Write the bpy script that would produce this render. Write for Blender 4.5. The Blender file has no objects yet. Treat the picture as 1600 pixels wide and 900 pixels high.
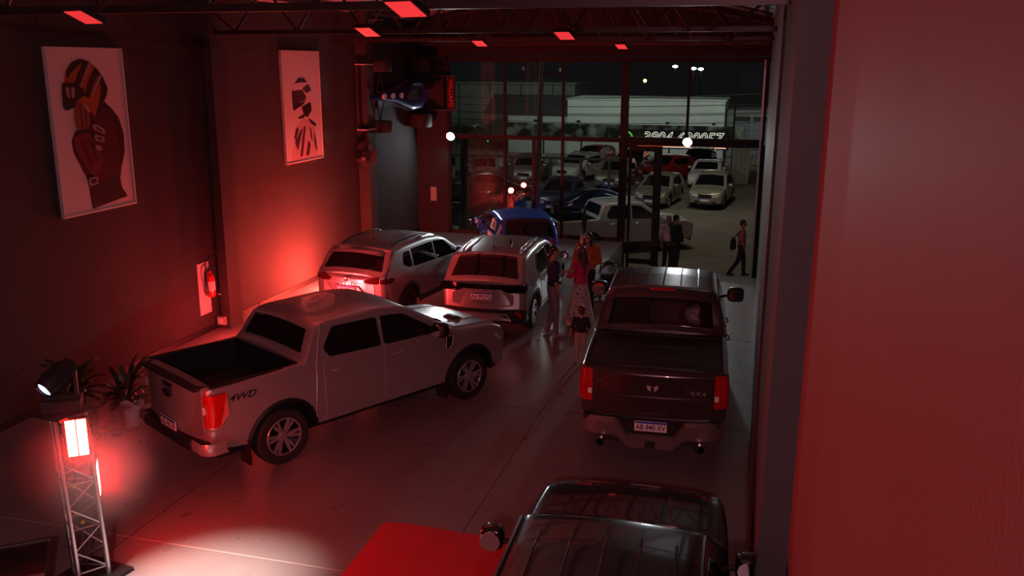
import bpy, bmesh, math, random
from mathutils import Vector, Matrix
S = bpy.context.scene
COL = S.collection
pi = math.pi
R_ = math.radians
random.seed(7)

# ------------------------------------------------------------------ camera
cam_d = bpy.data.cameras.new('camera'); cam = bpy.data.objects.new('camera', cam_d); COL.objects.link(cam)
cam_d.sensor_width = 36.0; cam_d.lens = 1407.0 / 1600.0 * 36.0; cam_d.clip_end = 400; cam_d.clip_start = 0.05
cam.matrix_world = (Matrix.Translation((0, 0, 5.05)) @ Matrix.Rotation(0.26586, 4, 'Z') @ Matrix.Rotation(-0.24342, 4, 'X')
                    @ Matrix(((1, 0, 0, 0), (0, 0, -1, 0), (0, 1, 0, 0), (0, 0, 0, 1))) @ Matrix.Rotation(0.00316, 4, 'Z'))
S.camera = cam
# ------------------------------------------------------------------ world, exposure
wd = bpy.data.worlds.new('night'); S.world = wd; wd.use_nodes = True
bg = wd.node_tree.nodes['Background']; bg.inputs[0].default_value = (0.014, 0.015, 0.017, 1); bg.inputs[1].default_value = 0.35
S.view_settings.view_transform = 'Standard'; S.view_settings.look = 'None'
S.view_settings.exposure = 0.0; S.view_settings.gamma = 1.0; S.view_settings.use_curve_mapping = False
S.cycles.use_denoising = True
S.cycles.max_bounces = 7; S.cycles.diffuse_bounces = 3; S.cycles.glossy_bounces = 4; S.cycles.transparent_max_bounces = 12
S.cycles.sample_clamp_indirect = 6.0
S.cycles.volume_step_rate = 2.0; S.cycles.volume_bounces = 0

# ------------------------------------------------------------------ lamps of the place, with added fill lights
def light(kind, name, loc, energy, color, target=None, size=0.2, spot=60, blend=0.5):
    d = bpy.data.lights.new(name, kind); d.energy = energy; d.color = color
    if kind == 'AREA':
        d.shape = 'DISK'; d.size = size
    else:
        d.shadow_soft_size = size
    if kind == 'SPOT':
        d.spot_size = R_(spot); d.spot_blend = blend
    o = bpy.data.objects.new(name, d); COL.objects.link(o); o.location = loc
    if target is not None:
        o.rotation_euler = (Vector(target) - Vector(loc)).to_track_quat('-Z', 'Y').to_euler()
    return o
RED = (1.0, 0.035, 0.03)
# stage lamp on the stand side of the hall, then a red wall fill
light('SPOT', 'stage_wash_white', (-6.0, 5.0, 4.2), 4600, (1.0, 0.74, 0.68), (-5.05, 6.75, 0), 0.08, 29, 1.0)
light('SPOT', 'right_wall_red_fill', (-6.2, 5.6, 2.9), 900, RED, (0.3, 3.4, 3.0), 0.15, 92, 0.9)  # added spot that reddens the right wall, no fixture of its own
# pinkish ambient fill added behind the camera, standing for no particular lamp
light('AREA', 'camera_side_fill', (0.26, -2.2, 5.9), 240, (1.0, 0.41, 0.47), (-4.8, 11, 0), 0.2)
# red wall washers on the floor beside and behind the grey suv, then a fill for its tail
light('POINT', 'wall_washer', (-8.75, 18.2, 0.5), 300, RED, None, 0.1)
light('POINT', 'wall_washer_core', (-9.2, 18.4, 0.3), 720, (1.0, 0.07, 0.045), None, 0.1)
light('POINT', 'wall_washer_spill', (-8.95, 14.2, 0.45), 130, (1.0, 0.045, 0.045), None, 0.1)
light('SPOT', 'suv_tail_fill', (-8.3, 13.7, 0.6), 900, (1.0, 0.05, 0.05), (-7.1, 15.8, 0.9), 0.1, 70, 0.9)  # extra spot added to redden the rear of the grey suv
# white floodlights clamped to the facade transom
light('SPOT', 'flood_lamp_entrance', (-1.96, 25.7, 3.0), 420, (0.9, 0.96, 1.0), (-3.0, 19.5, 0), 0.12, 72, 0.6)
light('SPOT', 'flood_lamp_corner', (-8.85, 25.6, 2.98), 300, (0.85, 0.93, 1.0), (-5.6, 20.5, 0), 0.12, 88, 0.6)
# street lamps over the car lot, and a fill for the palm
light('AREA', 'lot_lamp_a', (-12, 41, 7), 170, (0.95, 1.0, 0.86), (-11, 50, -1.6), 1.5)
light('AREA', 'lot_lamp_b', (-2, 40, 7), 150, (1.0, 0.95, 0.8), (-3, 48, -1.6), 1.5)
light('AREA', 'street_lamp', (-3, 33, 7.5), 110, (1.0, 0.9, 0.72), (-3, 33, -1.6), 1.5)
light('AREA', 'palm_fill', (-13.5, 33, 6.5), 110, (0.85, 0.95, 1.0), (-10.5, 31.5, 1.5), 0.8)  # added light to lift the palm and nearby sedan out of the dark
for k, x in enumerate((-15, -9, -3, 2)):
    light('AREA', 'sign_lamp', (x, 61.5, 5.2), 90, (0.88, 1.0, 0.94), (x, 66, 4.2), 0.6)
light('AREA', 'roof_lamp', (-14, 66, 12.0), 200, (0.92, 1.0, 0.88), (-16, 80, 5.5), 1.0)

# ------------------------------------------------------------------ materials
MATS = {}
def mat(name, col, rough=0.5, metal=0.0, emit=None, es=0.0, spec=0.5, noise=0.0, nscale=8.0, bump=0.0, coat=0.0, bscale=None, stretch=None):
    if name in MATS: return MATS[name]
    m = bpy.data.materials.new(name); m.use_nodes = True; nt = m.node_tree; b = nt.nodes['Principled BSDF']
    c4 = (col[0], col[1], col[2], 1)
    b.inputs['Base Color'].default_value = c4; b.inputs['Roughness'].default_value = rough; b.inputs['Metallic'].default_value = metal
    b.inputs['Specular IOR Level'].default_value = spec
    if coat: b.inputs['Coat Weight'].default_value = coat; b.inputs['Coat Roughness'].default_value = 0.04
    if emit: b.inputs['Emission Color'].default_value = (*emit, 1); b.inputs['Emission Strength'].default_value = es
    if noise or bump:
        tc = nt.nodes.new('ShaderNodeTexCoord'); nz = nt.nodes.new('ShaderNodeTexNoise')
        nz.inputs['Scale'].default_value = nscale; nz.inputs['Detail'].default_value = 5
        if stretch:
            mp = nt.nodes.new('ShaderNodeMapping'); mp.inputs['Scale'].default_value = stretch
            nt.links.new(tc.outputs['Object'], mp.inputs[0]); nt.links.new(mp.outputs[0], nz.inputs['Vector'])
        else:
            nt.links.new(tc.outputs['Object'], nz.inputs['Vector'])
        if noise:
            rp = nt.nodes.new('ShaderNodeMapRange'); rp.inputs[1].default_value = 0.25; rp.inputs[2].default_value = 0.75
            rp.inputs[3].default_value = 1 - noise; rp.inputs[4].default_value = 1 + noise
            vm = nt.nodes.new('ShaderNodeVectorMath'); vm.operation = 'SCALE'; vm.inputs[0].default_value = col
            nt.links.new(nz.outputs[0], rp.inputs[0]); nt.links.new(rp.outputs[0], vm.inputs['Scale']); nt.links.new(vm.outputs[0], b.inputs['Base Color'])
        if bump:
            n2 = nt.nodes.new('ShaderNodeTexNoise'); n2.inputs['Scale'].default_value = bscale or nscale * 4; n2.inputs['Detail'].default_value = 4
            nt.links.new(tc.outputs['Object'], n2.inputs['Vector'])
            bp = nt.nodes.new('ShaderNodeBump'); bp.inputs['Strength'].default_value = bump; bp.inputs['Distance'].default_value = 0.02
            nt.links.new(n2.outputs[0], bp.inputs['Height']); nt.links.new(bp.outputs[0], b.inputs['Normal'])
    MATS[name] = m
    return m
def paint(name, col, metal=0.55, rough=0.32):
    return mat('paint_' + name, col, rough, metal, coat=1.0, noise=0.03, nscale=400)
def glass_pane():
    m = bpy.data.materials.new('pane_glass'); m.use_nodes = True; nt = m.node_tree; nt.nodes.clear()
    o = nt.nodes.new('ShaderNodeOutputMaterial'); mx = nt.nodes.new('ShaderNodeMixShader'); t = nt.nodes.new('ShaderNodeBsdfTransparent'); g = nt.nodes.new('ShaderNodeBsdfGlossy')
    f = nt.nodes.new('ShaderNodeFresnel'); f.inputs[0].default_value = 1.5
    t.inputs[0].default_value = (0.9, 0.93, 0.91, 1); g.inputs['Roughness'].default_value = 0.01
    nt.links.new(f.outputs[0], mx.inputs[0]); nt.links.new(t.outputs[0], mx.inputs[1]); nt.links.new(g.outputs[0], mx.inputs[2]); nt.links.new(mx.outputs[0], o.inputs[0])
    return m
def floor_mat():
    m = bpy.data.materials.new('polished_concrete'); m.use_nodes = True; nt = m.node_tree; b = nt.nodes['Principled BSDF']
    tc = nt.nodes.new('ShaderNodeTexCoord'); n1 = nt.nodes.new('ShaderNodeTexNoise'); n1.inputs['Scale'].default_value = 0.9; n1.inputs['Detail'].default_value = 8; n1.inputs['Roughness'].default_value = 0.65
    r1 = nt.nodes.new('ShaderNodeValToRGB'); r1.color_ramp.elements[0].position = 0.3; r1.color_ramp.elements[0].color = (0.185, 0.18, 0.175, 1)
    r1.color_ramp.elements[1].position = 0.72; r1.color_ramp.elements[1].color = (0.235, 0.228, 0.22, 1)
    n2 = nt.nodes.new('ShaderNodeTexNoise'); n2.inputs['Scale'].default_value = 3.0; n2.inputs['Detail'].default_value = 6
    r2 = nt.nodes.new('ShaderNodeMapRange'); r2.inputs[3].default_value = 0.24; r2.inputs[4].default_value = 0.34
    nt.links.new(tc.outputs['Object'], n1.inputs['Vector']); nt.links.new(tc.outputs['Object'], n2.inputs['Vector'])
    nt.links.new(n1.outputs[0], r1.inputs[0]); nt.links.new(r1.outputs[0], b.inputs['Base Color'])
    nt.links.new(n2.outputs[0], r2.inputs[0]); nt.links.new(r2.outputs[0], b.inputs['Roughness'])
    b.inputs['Specular IOR Level'].default_value = 0.5
    return m
M_FLOOR = floor_mat(); M_PANE = glass_pane()
M_WALL = mat('grey_plaster', (0.036, 0.035, 0.034), 0.85, noise=0.12, nscale=1.5, bump=0.12, bscale=60)
M_WALLR = mat('grey_plaster_smooth', (0.14, 0.134, 0.134), 0.6, noise=0.08, nscale=1.2, bump=0.06, bscale=50)
M_BLACK = mat('black_plastic', (0.018, 0.018, 0.019), 0.45, noise=0.1, nscale=60)
M_RUBBER = mat('tyre_rubber', (0.022, 0.022, 0.022), 0.75, bump=0.2, bscale=90)
M_GLASS = mat('tinted_glass', (0.006, 0.006, 0.007), 0.03, spec=0.6, coat=0.3)
M_CHROME = mat('chrome', (0.72, 0.72, 0.73), 0.12, 1.0)
M_RIM = mat('alloy_rim', (0.55, 0.55, 0.57), 0.3, 0.7)
M_RIMD = mat('dark_alloy_rim', (0.1, 0.1, 0.105), 0.3, 0.9)
M_LAMPR = mat('red_lens', (0.5, 0.006, 0.006), 0.25, coat=0.15, spec=0.3)
M_LAMPD = mat('smoked_red_lens', (0.05, 0.004, 0.004), 0.2, coat=0.4)
M_LAMPW = mat('clear_lens', (0.85, 0.86, 0.87), 0.15, coat=0.6)
M_PLATEW = mat('plate_white', (0.93, 0.93, 0.95), 0.4)
M_PLATEB = mat('plate_blue', (0.02, 0.09, 0.55), 0.4)
M_PLATEK = mat('plate_black', (0.01, 0.01, 0.012), 0.5)
M_STEEL = mat('dark_steel', (0.045, 0.04, 0.04), 0.5, 0.3, noise=0.15, nscale=5)
M_ALU = mat('truss_aluminium', (0.62, 0.62, 0.64), 0.3, 0.9, noise=0.05, nscale=30)
M_FRAME = mat('dark_window_frame', (0.012, 0.012, 0.013), 0.55, 0.0, spec=0.3)
M_WHITE = mat('white_card', (0.6, 0.58, 0.57), 0.7)

# ------------------------------------------------------------------ object helpers
def tag(o, label=None, cat=None, group=None, kind=None):
    if label: o['label'] = label
    if cat: o['category'] = cat
    if group: o['group'] = group
    if kind: o['kind'] = kind
    return o
def empty(name, loc, rz=0.0, label=None, cat=None, group=None):
    o = bpy.data.objects.new(name, None); COL.objects.link(o); o.location = loc; o.rotation_euler = (0, 0, rz)
    o.empty_display_size = 0.1
    return tag(o, label, cat, group)
def copy_tree(o, parent=None):
    c = o.copy(); COL.objects.link(c)
    if parent is not None: c.parent = parent
    for ch in o.children: copy_tree(ch, c)
    return c
class MB:
    def __init__(s): s.v = []; s.f = []
    def add(s, vs, fs):
        n = len(s.v); s.v += [tuple(p) for p in vs]; s.f += [tuple(i + n for i in f) for f in fs]; return s
    def box(s, c, d, rz=0.0, mtx=None):
        hx, hy, hz = d[0] / 2, d[1] / 2, d[2] / 2
        P = [Vector((x, y, z)) for x in (-hx, hx) for y in (-hy, hy) for z in (-hz, hz)]
        M = mtx if mtx is not None else Matrix.Rotation(rz, 4, 'Z')
        P = [M @ p + Vector(c) for p in P]
        return s.add(P, [(0, 1, 3, 2), (4, 6, 7, 5), (0, 4, 5, 1), (2, 3, 7, 6), (0, 2, 6, 4), (1, 5, 7, 3)])
    def bb(s, a, b):
        return s.box([(a[i] + b[i]) / 2 for i in range(3)], [abs(b[i] - a[i]) for i in range(3)])
    def cyl(s, p0, p1, r0, r1=None, n=10, caps=True):
        r1 = r0 if r1 is None else r1
        p0 = Vector(p0); p1 = Vector(p1); d = (p1 - p0).normalized()
        u = d.orthogonal().normalized(); w = d.cross(u)
        vs = []
        for p, r in ((p0, r0), (p1, r1)):
            for k in range(n):
                a = 2 * pi * k / n; vs.append(p + u * (r * math.cos(a)) + w * (r * math.sin(a)))
        fs = [(k, (k + 1) % n, n + (k + 1) % n, n + k) for k in range(n)]
        if caps: fs += [tuple(range(n - 1, -1, -1)), tuple(range(n, 2 * n))]
        return s.add(vs, fs)
    def tube(s, pts, r, n=6, closed=False):
        pts = [Vector(p) for p in pts]; m = len(pts); vs = []; rr = r if isinstance(r, (list, tuple)) else [r] * m
        up = None
        for i, p in enumerate(pts):
            a = pts[i - 1] if (i > 0 or closed) else p; b = pts[(i + 1) % m] if (i < m - 1 or closed) else p
            d = (b - a).normalized()
            if up is None: up = d.orthogonal().normalized()
            up = (up - d * up.dot(d)); up = up.normalized() if up.length > 1e-6 else d.orthogonal().normalized()
            w = d.cross(up)
            for k in range(n):
                t = 2 * pi * k / n; vs.append(p + up * (rr[i] * math.cos(t)) + w * (rr[i] * math.sin(t)))
        fs = []
        for i in range(m if closed else m - 1):
            for k in range(n):
                a = i * n + k; b = i * n + (k + 1) % n; j = ((i + 1) % m) * n
                fs.append((a, b, j + (k + 1) % n, j + k))
        if not closed: fs += [tuple(range(n - 1, -1, -1)), tuple(range((m - 1) * n, m * n))]
        return s.add(vs, fs)
    def lathe(s, prof, n=24, M=None, close=False):
        M = M or Matrix.Identity(4); vs = []; m = len(prof)
        for k in range(n):
            a = 2 * pi * k / n
            for r, z in prof: vs.append(M @ Vector((r * math.cos(a), r * math.sin(a), z)))
        fs = []
        for k in range(n):
            j = (k + 1) % n
            for i in range(m if close else m - 1):
                i2 = (i + 1) % m
                fs.append((k * m + i, j * m + i, j * m + i2, k * m + i2))
        return s.add(vs, fs)
    def grid(s, fn, nu, nv):
        vs = [fn(i / nu, j / nv) for i in range(nu + 1) for j in range(nv + 1)]
        fs = [(i * (nv + 1) + j, (i + 1) * (nv + 1) + j, (i + 1) * (nv + 1) + j + 1, i * (nv + 1) + j + 1) for i in range(nu) for j in range(nv)]
        return s.add(vs, fs)
    def prism(s, poly, fn0, fn1):
        n = len(poly)
        vs = [fn0(p) for p in poly] + [fn1(p) for p in poly]
        fs = [tuple(range(n - 1, -1, -1)), tuple(range(n, 2 * n))] + [(i, (i + 1) % n, n + (i + 1) % n, n + i) for i in range(n)]
        return s.add(vs, fs)
    def sphere(s, c, r, nu=10, nv=7, M=None):
        r = (r, r, r) if not isinstance(r, (tuple, list)) else r; M = M or Matrix.Identity(3)
        vs = []; fs = []
        for j in range(nv + 1):
            th = pi * j / nv
            for i in range(nu):
                ph = 2 * pi * i / nu
                vs.append(Vector(c) + M @ Vector((r[0] * math.sin(th) * math.cos(ph), r[1] * math.sin(th) * math.sin(ph), r[2] * math.cos(th))))
        for j in range(nv):
            for i in range(nu):
                fs.append((j * nu + i, (j + 1) * nu + i, (j + 1) * nu + (i + 1) % nu, j * nu + (i + 1) % nu))
        return s.add(vs, fs)
    def mesh(s, name, m, smooth=None, weld=False, fixn=False):
        me = bpy.data.meshes.new(name); me.from_pydata(s.v, [], s.f)
        if weld or fixn:
            b = bmesh.new(); b.from_mesh(me)
            if weld: bmesh.ops.remove_doubles(b, verts=b.verts, dist=2e-4)
            bmesh.ops.recalc_face_normals(b, faces=b.faces); b.to_mesh(me); b.free()
        if m is not None: me.materials.append(m)
        if smooth is not None:
            me.shade_smooth(); me.set_sharp_from_angle(angle=R_(smooth))
        me.update()
        return me
    def build(s, name, m, parent=None, smooth=None, weld=False, fixn=False, loc=None, rz=None):
        o = bpy.data.objects.new(name, s.mesh(name, m, smooth, weld, fixn)); COL.objects.link(o)
        if parent is not None: o.parent = parent
        if loc is not None: o.location = loc
        if rz is not None: o.rotation_euler = (0, 0, rz)
        return o
def struct(o): o['kind'] = 'structure'; return o
def text_mesh(name, body, size, m, parent, mtx, align='CENTER', extrude=0.001, shear=0.0, offset=0.0, bold=False, sx=1.0):
    c = bpy.data.curves.new(name, 'FONT'); c.body = body; c.size = size; c.align_x = align; c.align_y = 'CENTER'; c.extrude = extrude; c.shear = shear; c.offset = offset; c.resolution_u = 3
    t = bpy.data.objects.new(name, c); COL.objects.link(t)
    dg = bpy.context.evaluated_depsgraph_get(); me = bpy.data.meshes.new_from_object(t.evaluated_get(dg))
    COL.objects.unlink(t); bpy.data.objects.remove(t); bpy.data.curves.remove(c)
    me.materials.clear(); me.materials.append(m); me.transform(Matrix.Diagonal((sx, 1, 1, 1))); me.transform(mtx); me.name = name
    o = bpy.data.objects.new(name, me); COL.objects.link(o)
    if parent is not None: o.parent = parent
    return o
def frame_mtx(origin, right, up):
    r = Vector(right).normalized(); u = Vector(up); u = (u - r * u.dot(r)).normalized(); n = r.cross(u); o = Vector(origin)
    return Matrix(((r.x, u.x, n.x, o.x), (r.y, u.y, n.y, o.y), (r.z, u.z, n.z, o.z), (0, 0, 0, 1)))
def rpoly(pts, r=0.04, n=3):
    out = []; m = len(pts)
    for i in range(m):
        p = Vector(pts[i]); a = Vector(pts[i - 1]); b = Vector(pts[(i + 1) % m])
        da = (a - p); db = (b - p); ra = min(r, da.length * 0.45, db.length * 0.45)
        p0 = p + da.normalized() * ra; p1 = p + db.normalized() * ra
        for k in range(n + 1):
            t = k / n; q = p0 * (1 - t) ** 2 + p * 2 * t * (1 - t) + p1 * t * t; out.append((q.x, q.y))
    return out
def subdiv(pts, d=0.12):
    out = []; m = len(pts)
    for i in range(m):
        a = pts[i]; b = pts[(i + 1) % m]; L = math.hypot(b[0] - a[0], b[1] - a[1]); k = max(1, int(L / d))
        for j in range(k): out.append((a[0] + (b[0] - a[0]) * j / k, a[1] + (b[1] - a[1]) * j / k))
    return out
# ------------------------------------------------------------------ vehicles
def lin(pts, x):
    if x <= pts[0][0]: return pts[0][1]
    for (a, b), (c, d) in zip(pts, pts[1:]):
        if x <= c: return b + (d - b) * (x - a) / (c - a) if c > a else d
    return pts[-1][1]
class CarGeo:
    """outline functions of a vehicle body; x forward, y left, z up, origin on the ground midway between the axles"""
    def __init__(s, P):
        s.P = P; s.wb = P['wb']; s.xf = P['xf']; s.xr = P['xr']; s.W = P['W']; s.R = P['R']; s.belt = P['belt']; s.tum = P.get('tum', 0.26)
        s.sill = P.get('sill', 0.3); s.ra = P.get('ra', s.R + 0.075); s.bed = P.get('bed'); s.re = P.get('re', 0.1); s.crown = P.get('crown', 0.035); s.bul = P.get('bulge', 0.07)
        s.sm = P.get('sm', 0.05); s.plan = P.get('plan', 0.07)
    def top(s, x):
        k = s.sm
        return sum(lin(s.P['top'], min(max(x + d, s.xr), s.xf)) for d in (-k, -k / 2, 0, k / 2, k)) / 5
    def bot(s, x):
        z = s.sill
        d = min(x - s.xr, s.xf - x)
        if d < 0.7: z = s.sill + (0.7 - d) * 0.1
        for xc in (-s.wb / 2, s.wb / 2):
            if abs(x - xc) < s.ra: z = max(z, s.R + math.sqrt(max(s.ra ** 2 - (x - xc) ** 2, 0)))
        return z
    def hw(s, x, z):
        h = s.W / 2
        t = (z - s.sill) / max(s.belt - s.sill, .1)
        if z <= s.belt: w = h * (0.955 + 0.045 * math.sin(max(0, min(1, t * 1.25)) * pi / 2)) - 0.012 * max(0, t - 0.8) / 0.2
        else: w = h - 0.012 - (z - s.belt) * s.tum
        c = (s.xf + s.xr) / 2; e = (s.xf - s.xr) / 2; u = abs(x - c) / e
        w *= 1 - s.plan * max(0, (u - 0.55) / 0.45) ** 2.2
        d = min(x - s.xr, s.xf - x)
        if d < s.re: d = max(d, 0); w -= s.re - math.sqrt(max(s.re ** 2 - (s.re - d) ** 2, 0))
        return w
    def rr(s, x, zt): return 0.03 if s.bed and s.bed[0] - .1 <= x <= s.bed[1] else (0.09 if zt > s.belt + 0.15 else 0.07)
    def topz(s, x, y):
        zt = s.top(x); r = s.rr(x, zt); ye = max(s.hw(x, zt - s.crown - r) - r, .05)
        return zt - s.crown * min(abs(y) / ye, 1.2) ** 2
    def side(s, x, z, sg, off=0.0): return Vector((x, sg * (s.hw(x, z) + off), z))
    def topn(s, x, y, off):
        e = 0.015; z = s.topz(x, y); dx = (s.topz(x + e, y) - s.topz(x - e, y)) / (2 * e); dy = (s.topz(x, y + e) - s.topz(x, y - e)) / (2 * e)
        return Vector((x, y, z)) + Vector((-dx, -dy, 1)).normalized() * off
    def cap(s, end, y, z, off=0.0):
        xe = s.xf if end > 0 else s.xr; h = max(s.hw(xe, min(z, s.belt)), .1)
        return Vector((xe + end * (s.bul * (1 - min(abs(y) / h, 1) ** 2.5) + off), y, z))
    def body(s):
        mb = MB(); xs = set()
        n = 64
        for i in range(n + 1): xs.add(round(s.xr + (s.xf - s.xr) * i / n, 3))
        for e in (0.004, 0.015, 0.03, 0.06): xs.add(round(s.xr + e, 3)); xs.add(round(s.xf - e, 3))
        for x, z in s.P['top']: xs.add(round(min(max(x, s.xr), s.xf), 3))
        for xc in (-s.wb / 2, s.wb / 2):
            for k in range(13): xs.add(round(xc + s.ra * math.cos(pi * k / 12), 3))
            for q in (-1, 1): xs.add(round(xc + q * (s.ra + .002), 3))
        if s.bed:
            for q in (s.bed[0] - .004, s.bed[0] + .004, s.bed[1] - .004, s.bed[1] + .004): xs.add(round(q, 3))
        xs = sorted(xs); us = (.93, .915, .6, .3, 0, -.3, -.6, -.915, -.93); loops = []
        for x in xs:
            z0 = s.bot(x); zt = s.top(x) - s.crown; r = s.rr(x, zt); za = max(zt - r, z0 + .03); zk = min(s.belt, za - .004)
            half = []
            for i in range(7): z = z0 + (zk - z0) * i / 6; half.append((s.hw(x, z), z))
            for j in range(1, 5): z = zk + (za - zk) * j / 4; half.append((s.hw(x, z), z))
            yh = half[-1][0]
            for k in range(1, 4): a = k / 3 * pi / 2; half.append((yh - r * (1 - math.cos(a)), za + r * math.sin(a)))
            ye = half[-1][0]; mid = []
            inbed = s.bed and s.bed[0] < x < s.bed[1]
            for u in us:
                if inbed: z = s.bed[2] if abs(u) < .92 else half[-1][1]
                else: z = half[-1][1] + s.crown * (1 - u * u)
                mid.append((ye * u, z))
            loops.append([(x, y, z) for y, z in half] + [(x, y, z) for y, z in mid] + [(x, -y, z) for y, z in reversed(half)])
        N = len(loops[0])
        vs = [p for l in loops for p in l]
        fs = [(i * N + k, i * N + k + 1, (i + 1) * N + k + 1, (i + 1) * N + k) for i in range(len(loops) - 1) for k in range(N - 1)]
        mb.add(vs, fs)
        for end, l in ((-1, loops[0]), (1, loops[-1])):
            rows = N // 2; M = 8; vs = []
            for i in range(rows):
                a = Vector(l[i]); b = Vector(l[N - 1 - i])
                for j in range(M + 1):
                    t = j / M; p = a.lerp(b, t); sgn = 1 - abs(2 * t - 1) ** 2.5; p.x += end * s.bul * sgn * (1 if i <= 10 else (.85, .55, 0)[i - 11] if i < 14 else 0); vs.append(p)
            mb.add(vs, [(i * (M + 1) + j, i * (M + 1) + j + 1, (i + 1) * (M + 1) + j + 1, (i + 1) * (M + 1) + j) for i in range(rows - 1) for j in range(M)])
        return mb
    # pieces lying on the body surface -------------------------------------------------
    def poly_side(s, poly, sg, off, rad=0.04, d=0.12, mb=None):
        q = subdiv(rpoly(poly, rad), d); mb = mb or MB()
        return mb.prism(q, lambda p: s.side(p[0], p[1], sg, -.015), lambda p: s.side(p[0], p[1], sg, off))
    def poly_cap(s, poly, end, off, rad=0.03, d=0.1, mb=None):
        q = subdiv(rpoly(poly, rad), d); mb = mb or MB()
        return mb.prism(q, lambda p: s.cap(end, p[0], p[1], -.02), lambda p: s.cap(end, p[0], p[1], off))
    def grid_side(s, x0, x1, z0, z1, sg, off, nu=8, nv=8, x0b=None, x1b=None):
        """panel between x0..x1 (at the top) and x0b..x1b (at the bottom) with a folded edge"""
        mb = MB(); x0b = x0 if x0b is None else x0b; x1b = x1 if x1b is None else x1b
        def fn(u, v):
            o = off
            if u <= 0 or u >= 1 or v <= 0 or v >= 1: o = -.01
            uu = min(max((u * nu - 1) / (nu - 2), 0), 1); vv = min(max((v * nv - 1) / (nv - 2), 0), 1)
            z = z0 + (z1 - z0) * vv; a = x0b + (x0 - x0b) * vv; b = x1b + (x1 - x1b) * vv; x = a + (b - a) * uu
            z = max(z, s.bot(x) + .012)
            return s.side(x, z, sg, o)
        return mb.grid(fn, nu, nv)
    def grid_top(s, x0, x1, y0, y1, off, nu=10, nv=10, edge=-.012):
        """panel on the top surface, half width y0 at x0 and y1 at x1"""
        mb = MB()
        def fn(u, v):
            o = off
            if u <= 0 or u >= 1 or v <= 0 or v >= 1: o = edge
            uu = min(max((u * nu - 1) / (nu - 2), 0), 1); vv = min(max((v * nv - 1) / (nv - 2), 0), 1)
            x = x0 + (x1 - x0) * uu; w = y0 + (y1 - y0) * uu
            return s.topn(x, w * (2 * vv - 1), o)
        return mb.grid(fn, nu, nv)
def wheel(parent, x, y, R, w, rimmat, spokes, detail):
    sg = 1 if y > 0 else -1
    M = Matrix.Rotation(-sg * pi / 2, 4, 'X')         # lathe axis z -> outward
    rr = R * 0.66; n = 32 if detail else 18
    prof = [(rr, -w / 2), (R * .93, -w / 2), (R * .985, -w * .36), (R, -w * .2), (R, w * .2), (R * .985, w * .36), (R * .93, w / 2), (R * .8, w * .52), (rr, w * .46), (rr - .01, w * .3), (rr - .01, -w / 2)]
    t = MB().lathe(prof, n, M, True).build('wheel', M_RUBBER, parent, 40, loc=(x, y, R))
    m = MB()
    m.lathe([(rr, w * .44), (rr - .018, w * .47), (rr - .03, w * .42), (rr - .03, w * .1), (0.001, w * .06)], n, M)
    r = m.build('rim_barrel', M_RIMD, t, 40)
    m = MB()
    m.lathe([(rr + .002, w * .45), (rr - .006, w * .49), (rr - .022, w * .47), (rr - .026, w * .4)], n, M)
    for k in range(spokes):
        for e in ((-.1, .1) if detail else (0,)):
            a = 2 * pi * k / spokes + e; wd_ = .017 if detail else .03
            ca, sa = math.cos(a), math.sin(a); b = a + (0.06 if e > 0 else -0.06 if e < 0 else 0); cb, sb = math.cos(b), math.sin(b)
            q = []
            for (rad, c_, s_, zz, ww) in ((R * .12, ca, sa, w * .36, wd_ * 1.2), (rr - .015, cb, sb, w * .46, wd_)):
                for d in (-1, 1):
                    for dz in (0, -.03): q.append(M @ Vector((rad * c_ - d * ww * s_, rad * s_ + d * ww * c_, zz + dz)))
            m.add(q, [(0, 2, 6, 4), (1, 5, 7, 3), (0, 4, 5, 1), (2, 3, 7, 6), (4, 6, 7, 5), (0, 1, 3, 2)])
    m.lathe([(R * .17, w * .3), (R * .16, w * .4), (R * .08, w * .42), (0.001, w * .42)], 16, M)
    m.build('rim', rimmat, t, 40)
    return t
def plate(parent, mtx, txt, detail=True, tilt=0):
    p = MB().bb((-.2, -.065, -.006), (.2, .065, .004)); p.v = [tuple(mtx @ Vector(v)) for v in p.v]
    o = p.build('number_plate', M_PLATEW, parent)
    b = MB().bb((-.195, .036, 0), (.195, .062, .006)); b.v = [tuple(mtx @ Vector(v)) for v in b.v]
    b.build('plate_band', M_PLATEB, o)
    if detail: text_mesh('plate_text', txt, .098, M_PLATEK, o, mtx @ Matrix.Translation((0, -.016, .005)), sx=.82, offset=.0015)
    return o
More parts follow.
